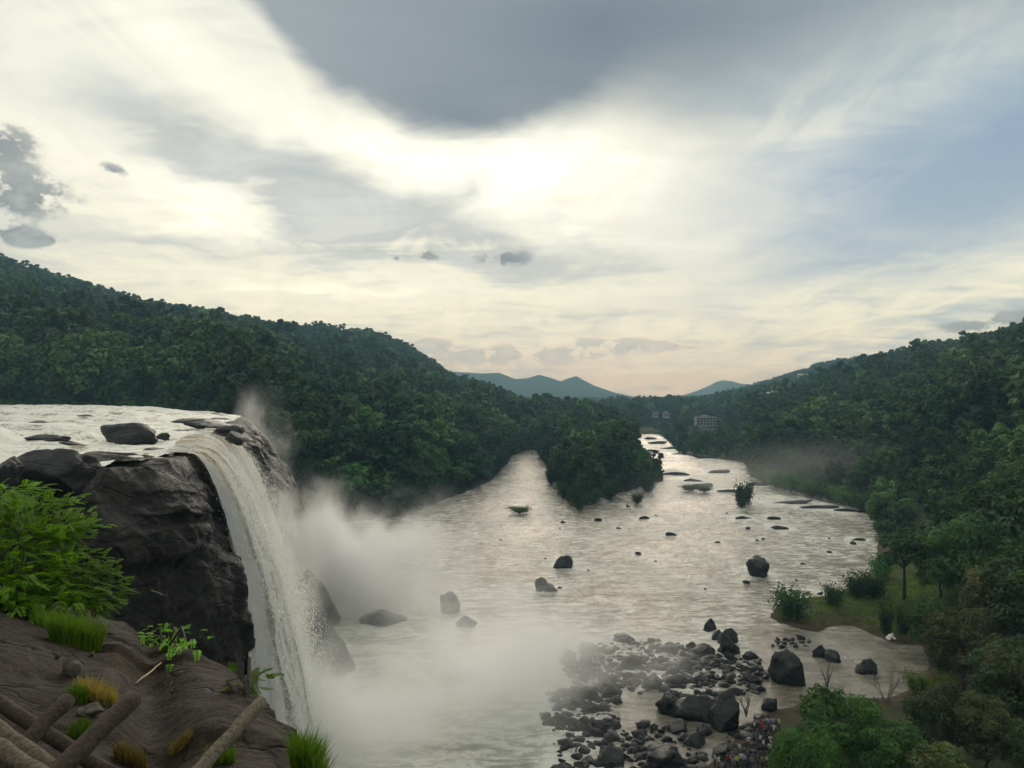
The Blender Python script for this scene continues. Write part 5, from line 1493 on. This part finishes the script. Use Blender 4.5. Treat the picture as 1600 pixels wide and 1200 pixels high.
# ------------------------------------------------------------------ rock ledge under the viewer
def edge_x(y): return np.interp(y, (-4, 1.2, 2.3, 4, 6.5, 9.4, 11, 14, 21, 24, 28), (1.4, 0.7, -0.6, -1.2, -1.78, -2.72, -3.62, -5.75, -10.0, -13, -20))
def ledge_z(x, y):
    x = np.asarray(x, float); y = np.asarray(y, float)
    z = -1.68 - 0.205 * np.maximum(y, 0) + 0.20 * np.maximum(0, -x - 0.42 * y - 1.5)
    z = z + 0.9 * np.exp(-((x + 10.5) / 2.2) ** 2 - ((y - 12) / 2.6) ** 2) + 0.5 * np.exp(-((x + 6.5) / 1.2) ** 2 - ((y - 9.2) / 1.0) ** 2) * 0.4
    z = z - 0.55 * np.exp(-(((x + 0.48 * y - 0.1) / 0.35)) ** 2) * sstep(5, 8, y) * 0.6       # gully with grass
    e = x - edge_x(y) + 0.35 * vnoise(y / 1.3, 2.0) + 0.25 * vnoise(y / 0.5, 7.0)
    k = np.maximum(0, e + 0.9)
    z = z - 0.35 * k ** 2 - 5.0 * np.maximum(0, e) - 0.0
    b = np.maximum(0, y - (20.5 + 0.06 * (x + 10) ** 2 * 0 + 1.2 * vnoise(x / 2, 4)))
    z = z - 0.45 * b ** 2
    z = z + 0.24 * fbm(x / 2.4, y / 2.4, 0.0, 6, 2.1, 0.52) + 0.07 * np.tanh(8 * vnoise(x / 1.6 + 0.3 * y, y / 1.1, 2.0))
    return np.maximum(z, -30)
def build_ledge():
    xs = np.arange(-27, 3.2, 0.10); ys = np.arange(-4, 27, 0.10)
    X, Y = np.meshgrid(xs, ys, indexing='ij'); Z = ledge_z(X, Y)
    link('rock_ledge', mesh_from('rock_ledge', np.stack([X, Y, Z], -1).reshape(-1, 3), grid_faces(len(xs), len(ys)), [M_LEDGE]), kind='structure')
build_ledge()
def on_ledge(px, py):
    """where the sight line meets the ledge"""
    ys = np.linspace(2.0, 26, 1200); x = (px - 800) / F * ys; zl = (HZ - py) / F * ys
    lz = ledge_z(x, ys); hit = zl < lz
    i = int(np.argmax(hit)) if hit.any() else int(np.argmin(np.where(ys > 5, (zl - lz) / ys, 9)))
    return np.array((x[i], ys[i], lz[i]))

# log fence
M_LOG = mat_simple('weathered_log', (0.110, 0.086, 0.056), 0.9, 0.6, 42.0, 1.0)
M_LOGD = mat_simple('dark_bark_log', (0.040, 0.026, 0.016), 0.9, 0.6, 42.0, 1.0)
M_LOGEND = mat_simple('sawn_log_end', (0.10, 0.08, 0.06), 0.9, 0.4, 20.0, 0.3)
def build_fence():
    t = thing('log_fence', 'rough log fence of crossed poles at the bottom edge of the rock', 'fence', (-2.2, 4.2, -2.6))
    inv = np.array((-2.2, 4.2, -2.6))
    def pole(nm, a, b, r0, r1, mat, seed):
        a, b = P(*a), P(*b); n = 12; rg = np.random.default_rng(seed)
        pts = [a + (b - a) * q + rg.normal(size=3) * 0.003 - inv for q in np.linspace(0, 1, n)]
        m = MB(); m.tube(pts, np.linspace(r0, r1, n) * 0.72, 18, True, 0, 0.06, seed)
        o = link(nm, m.mesh(nm, [mat]), t)
        dirn = (b - a) / np.linalg.norm(b - a)
        e = MB(); e.tube([b - inv - dirn * 0.004, b - inv + dirn * 0.006], [r1 * 0.67, r1 * 0.65], 14)
        link('sawn_end', e.mesh('sawn_end', [M_LOGEND]), o)
    pole('post', (-20, 1225, 4.1), (104, 1094, 4.75), 0.060, 0.066, M_LOGD, 1)
    pole('post', (55, 1240, 3.7), (207, 1092, 4.45), 0.072, 0.074, M_LOGD, 2)
    pole('post', (270, 1245, 3.9), (408, 1098, 4.9), 0.052, 0.056, M_LOG, 3)
    pole('rail', (-60, 1062, 5.2), (185, 1216, 4.6), 0.066, 0.060, M_LOGD, 4)
    pole('rail', (-60, 1098, 4.4), (110, 1222, 4.0), 0.064, 0.062, M_LOG, 5)
    pole('rail', (-60, 1132, 3.95), (80, 1222, 3.6), 0.060, 0.058, M_LOG, 6)
build_fence()

# leafy shrub on the gully rim
def compound_leaves(bases, dirs, rg, L=0.42, n=7, lw=0.075):
    Vs, Fs, k = [], [], 0
    for b, d in zip(bases, dirs):
        d = d / np.linalg.norm(d); s = np.cross(d, (0, 0, 1)); s /= np.linalg.norm(s) + 1e-9; u = np.cross(s, d)
        l = L * rg.uniform(0.7, 1.25)
        for j in range(n):
            q = (j + 1) / n
            c = b + d * l * q - np.array((0, 0, 1)) * 0.25 * l * q * q
            ll = l * 0.34 * (1 - 0.45 * q) * rg.uniform(0.85, 1.15)
            for sd in (-1, 1):
                a = s * sd * ll + d * ll * 0.45 - u * ll * rg.uniform(0.0, 0.4); w = d * lw * 0.5 * l / L
                Vs += [c, c + a * 0.5 + w, c + a, c + a * 0.5 - w]; Fs.append((k, k + 1, k + 2, k + 3)); k += 4
    return np.array(Vs), np.array(Fs)
def leafy(name, label, clumps, base, per, L, mat, seed, jit=(0.55, 0.8, 0.28), n=7, group=None):
    rg = np.random.default_rng(seed); base = np.array(base, float)
    t = thing(name, label, 'shrub', tuple(base), 0, group)
    st = MB(); B = []; D = []
    for c in clumps:
        c = np.array(c) - base
        mid = c * 0.5 + np.array((0, 0, 0.25)) + rg.normal(size=3) * 0.1
        st.tube([(0, 0, -0.2), mid, c], [0.035, 0.022, 0.008], 5, False)
        p = c + rg.normal(size=(per, 3)) * np.array(jit)
        B.append(p); dd = (p - mid); dd[:, 2] *= 0.35; D.append(unit(dd + rg.normal(size=(per, 3)) * 0.35))
    V, Fc = compound_leaves(np.concatenate(B), np.concatenate(D), rg, L, n)
    link('stems', st.mesh('stems', [M_BARK]), t); link('foliage', mesh_from('foliage', V, Fc, [mat], smooth=False), t)
leafy('leafy_shrub', 'bright green feathery-leaved shrub spilling over the gully beside the cliff',
      [P(x * 0.84 - 6, y, d) for x, y, d in ((20, 800, 15.5), (60, 795, 16), (100, 790, 16.5), (40, 830, 15), (90, 825, 15.5), (130, 830, 16), (150, 828, 16.5), (20, 860, 14.5), (70, 862, 15), (115, 872, 15.2), (150, 885, 15.5), (30, 900, 14), (80, 905, 14.5), (130, 905, 15), (172, 912, 15.5), (192, 938, 15.5), (165, 930, 15), (20, 930, 13.8), (60, 938, 14), (0, 880, 14), (-20, 830, 15), (105, 935, 14.6))],
      P(30, 985, 15.2), 50, 0.26, M_BRIGHT, 4, (0.20, 0.5, 0.10), 8)
leafy('leafy_shrub', 'small bright leafy clump on the rock rim above the big shrub', [P(x, y, d) for x, y, d in ((0, 768, 33), (15, 766, 34), (30, 768, 35), (-20, 770, 33))], P(5, 792, 34), 26, 0.7, M_BRIGHT, 5, (0.5, 0.5, 0.12))
leafy('fern_plant', 'fresh green ferny plant along the crest of the near rock slab', [on_ledge(x, y) + np.array((0, 0, 0.18)) for x, y in ((228, 990), (240, 992), (255, 1000), (268, 1006), (280, 1014), (292, 1024))], on_ledge(255, 1008), 9, 0.20, M_BRIGHT, 6, (0.16, 0.3, 0.07))
leafy('fern_plant', 'pale sprig growing at the foot of the wet cliff', [on_ledge(x, y) + np.array((0, 0, 0.1)) for x, y in ((375, 1072), (385, 1076), (396, 1082))], on_ledge(388, 1084), 7, 0.25, M_GRASS, 8, (0.12, 0.1, 0.06))

def tuft(px, py, wpx, hpx, n, mat, label, seed, p=None):
    rg = np.random.default_rng(seed); p = on_ledge(px, py) if p is None else np.array(p); d = p[1]
    W, H = wpx * d / F / 2, hpx * d / F
    r = np.sqrt(rg.random(n)) * W; a = rg.uniform(0, 6.28, n)
    x, y = r * np.cos(a), r * np.sin(a) * 0.8
    pts = np.stack([x, y, ledge_z(p[0] + x, p[1] + y) - p[2] - 0.03], -1)
    pts[:, 2] = np.clip(pts[:, 2], -0.5, 0.3)
    V, Fc = blades(pts, H, rg, 0.55, 0.0035 * d / 6 + 0.003)
    link('grass_tuft', mesh_from('grass_tuft', V, Fc, [mat], smooth=False), loc=tuple(p), label=label, category='grass', group='grass tufts on the rock')
tuft(118, 1012, 74, 46, 1500, M_GRASS, 'thick yellow-green grass tuft below the leafy shrub', 1)
tuft(95, 985, 90, 26, 900, M_GRASS, 'band of green grass at the foot of the leafy shrub', 2)
tuft(122, 1096, 26, 26, 420, M_GRASS, 'small green grass tuft in the gully beside the dry grass', 3)
tuft(152, 1092, 60, 30, 700, M_DRYGRASS, 'reddish brown dry grass patch on the rock slab', 4)
tuft(128, 1150, 40, 24, 500, M_GRASS, 'green grass tuft behind the crossed logs', 5)
tuft(205, 1196, 44, 34, 300, M_DRYGRASS, 'thin pale dry grass between the fence logs', 6)
tuft(345, 1190, 44, 28, 420, M_GRASS, 'green grass growing behind the leaning fence pole', 7)
tuft(282, 1165, 36, 16, 240, M_DRYGRASS, 'dry grass in a crack of the rock slab', 8)
tuft(488, 1235, 64, 62, 1500, M_GRASS, 'bright green grass tuft hanging at the rock edge over the falls', 9, p=P(488, 1240, 6.6))
# pale stone fragments and the dry stick
M_PALE = mat_rock('pale_stone', (0.16, 0.145, 0.11), (0.34, 0.31, 0.24), 6.0, (0.7, 0.9), 0, 0, True)
PALE = boulder_mesh(61, M_PALE, 3, 0.7)
for (x, y, w, h, lab) in [(106, 1056, 30, 34, 'pale yellowish broken stone lodged in the gully'), (137, 1118, 44, 22, 'pale grey stone beside the fence logs'), (85, 1030, 12, 12, 'small pale stone chip above the broken stone'), (142, 1026, 9, 8, 'tiny white stone chip under the grass tuft'), (183, 1172, 22, 10, 'small flat stone between the fence logs')]:
    p = on_ledge(x, y); o = link('stone', PALE, label=lab, category='stone', group='loose stones on the rock'); k = p[1] / F
    o.location = (p[0], p[1] + 0.05, p[2] + h * k * 0.3); o.scale = (w * k / 2, w * k / 2.4, h * k / 2); o.rotation_euler = (random.uniform(-.4, .4), random.uniform(-.4, .4), random.uniform(0, 6))
a, b = on_ledge(213, 1071), on_ledge(252, 1041)
m = MB(); m.tube([a + (b - a) * q + np.array((0, 0, 0.03 + 0.01 * math.sin(q * 9))) - a for q in np.linspace(0, 1, 6)], [0.011, 0.014, 0.014, 0.013, 0.012, 0.009], 7)
link('dry_stick', m.mesh('dry_stick', [mat_simple('dry_reed', (0.42, 0.34, 0.20), 0.7, 0.2, 10, 0)]), loc=tuple(a), label='straight pale dry stick lying on the rock slab', category='stick')

# ------------------------------------------------------------------ spray
def mist(px, py, d, rad, k, label, seed, nscale=1.8, warp=1.0, rz=0.0, thresh=(0.42, 0.66)):
    m = bpy.data.materials.new('spray'); m.use_nodes = True; nt = m.node_tree; nt.nodes.clear()
    co = nt.nodes.new('ShaderNodeTexCoord').outputs['Object']
    ln = nt.nodes.new('ShaderNodeVectorMath'); ln.operation = 'LENGTH'; nt.links.new(co, ln.inputs[0])
    L = E(nt, ln.outputs['Value'])
    sh = mapped(nt, co, (1, 1, 0.75), loc=(seed, seed * 2, 0))
    n = noise(nt, sh, nscale, 5, 0.62, 0.3)
    r = L + (n - 0.5) * -2.0 * warp
    dens = r.step(0.95, 0.05) * n.step(thresh[0], thresh[1], 0.05, 1.0) * L.step(1.0, 0.25) * k
    v = nt.nodes.new('ShaderNodeVolumePrincipled'); v.inputs['Color'].default_value = (0.98, 0.99, 0.98, 1); v.inputs['Anisotropy'].default_value = 0.5
    v.inputs['Absorption Color'].default_value = (1, 1, 1, 1)
    nt.links.new(dens.s, v.inputs['Density'])
    o = nt.nodes.new('ShaderNodeOutputMaterial'); nt.links.new(v.outputs[0], o.inputs['Volume'])
    m.cycles.volume_step_rate = 0.5
    bm = bmesh.new(); bmesh.ops.create_icosphere(bm, subdivisions=3, radius=1.0); me = bpy.data.meshes.new('mist'); bm.to_mesh(me); bm.free(); me.materials.append(m)
    ob = link('mist', me, kind='stuff', label=label); ob.location = tuple(P(px, py, d)); ob.scale = rad; ob.rotation_euler = (0, 0, rz)
mist(495, 890, 150, (17, 18, 22), 0.40, 'dense white spray thrown up at the foot of the hidden far fall', 1.0, 2.3, 1.3, 0.0, (0.36, 0.60))
mist(560, 915, 152, (24, 18, 19), 0.30, 'billowing white spray cloud over the pool behind the falls', 9.0, 2.7, 1.6, 0.0, (0.38, 0.62))
mist(625, 890, 158, (25, 18, 19), 0.16, 'ragged drifting edge of the spray cloud behind the falls', 4.0, 3.0, 1.8, 0.0, (0.42, 0.66))
mist(620, 1130, 100, (34, 20, 18), 0.30, 'rolling mist over the plunge pool below the falls', 2.0, 2.0, 0.9, 0.0, (0.40, 0.62))
mist(790, 1045, 114, (36, 22, 18), 0.16, 'thin mist drifting from the pool over the rock bar', 3.0, 2.1, 1.0)
mist(475, 1120, 96, (12, 14, 18), 0.24, 'spray at the foot of the near curtain of water', 5.0, 2.0, 0.8)
mist(408, 690, 200, (12, 18, 20), 0.08, 'faint vapour rising past the far end of the brow', 6.0, 1.8, 1.0)
mist(640, 790, 285, (36, 26, 18), 0.035, 'faint vapour before the forested bank', 7.0, 1.6, 0.8)
mist(1300, 765, 340, (150, 90, 30), 0.0045, 'thin pale haze lying along the far right-hand shore', 8.0, 1.5, 0.7)
mist(440, 930, 97, (8, 16, 22), 0.10, 'fine spray hanging along the falling water', 12.0, 2.4, 1.0)
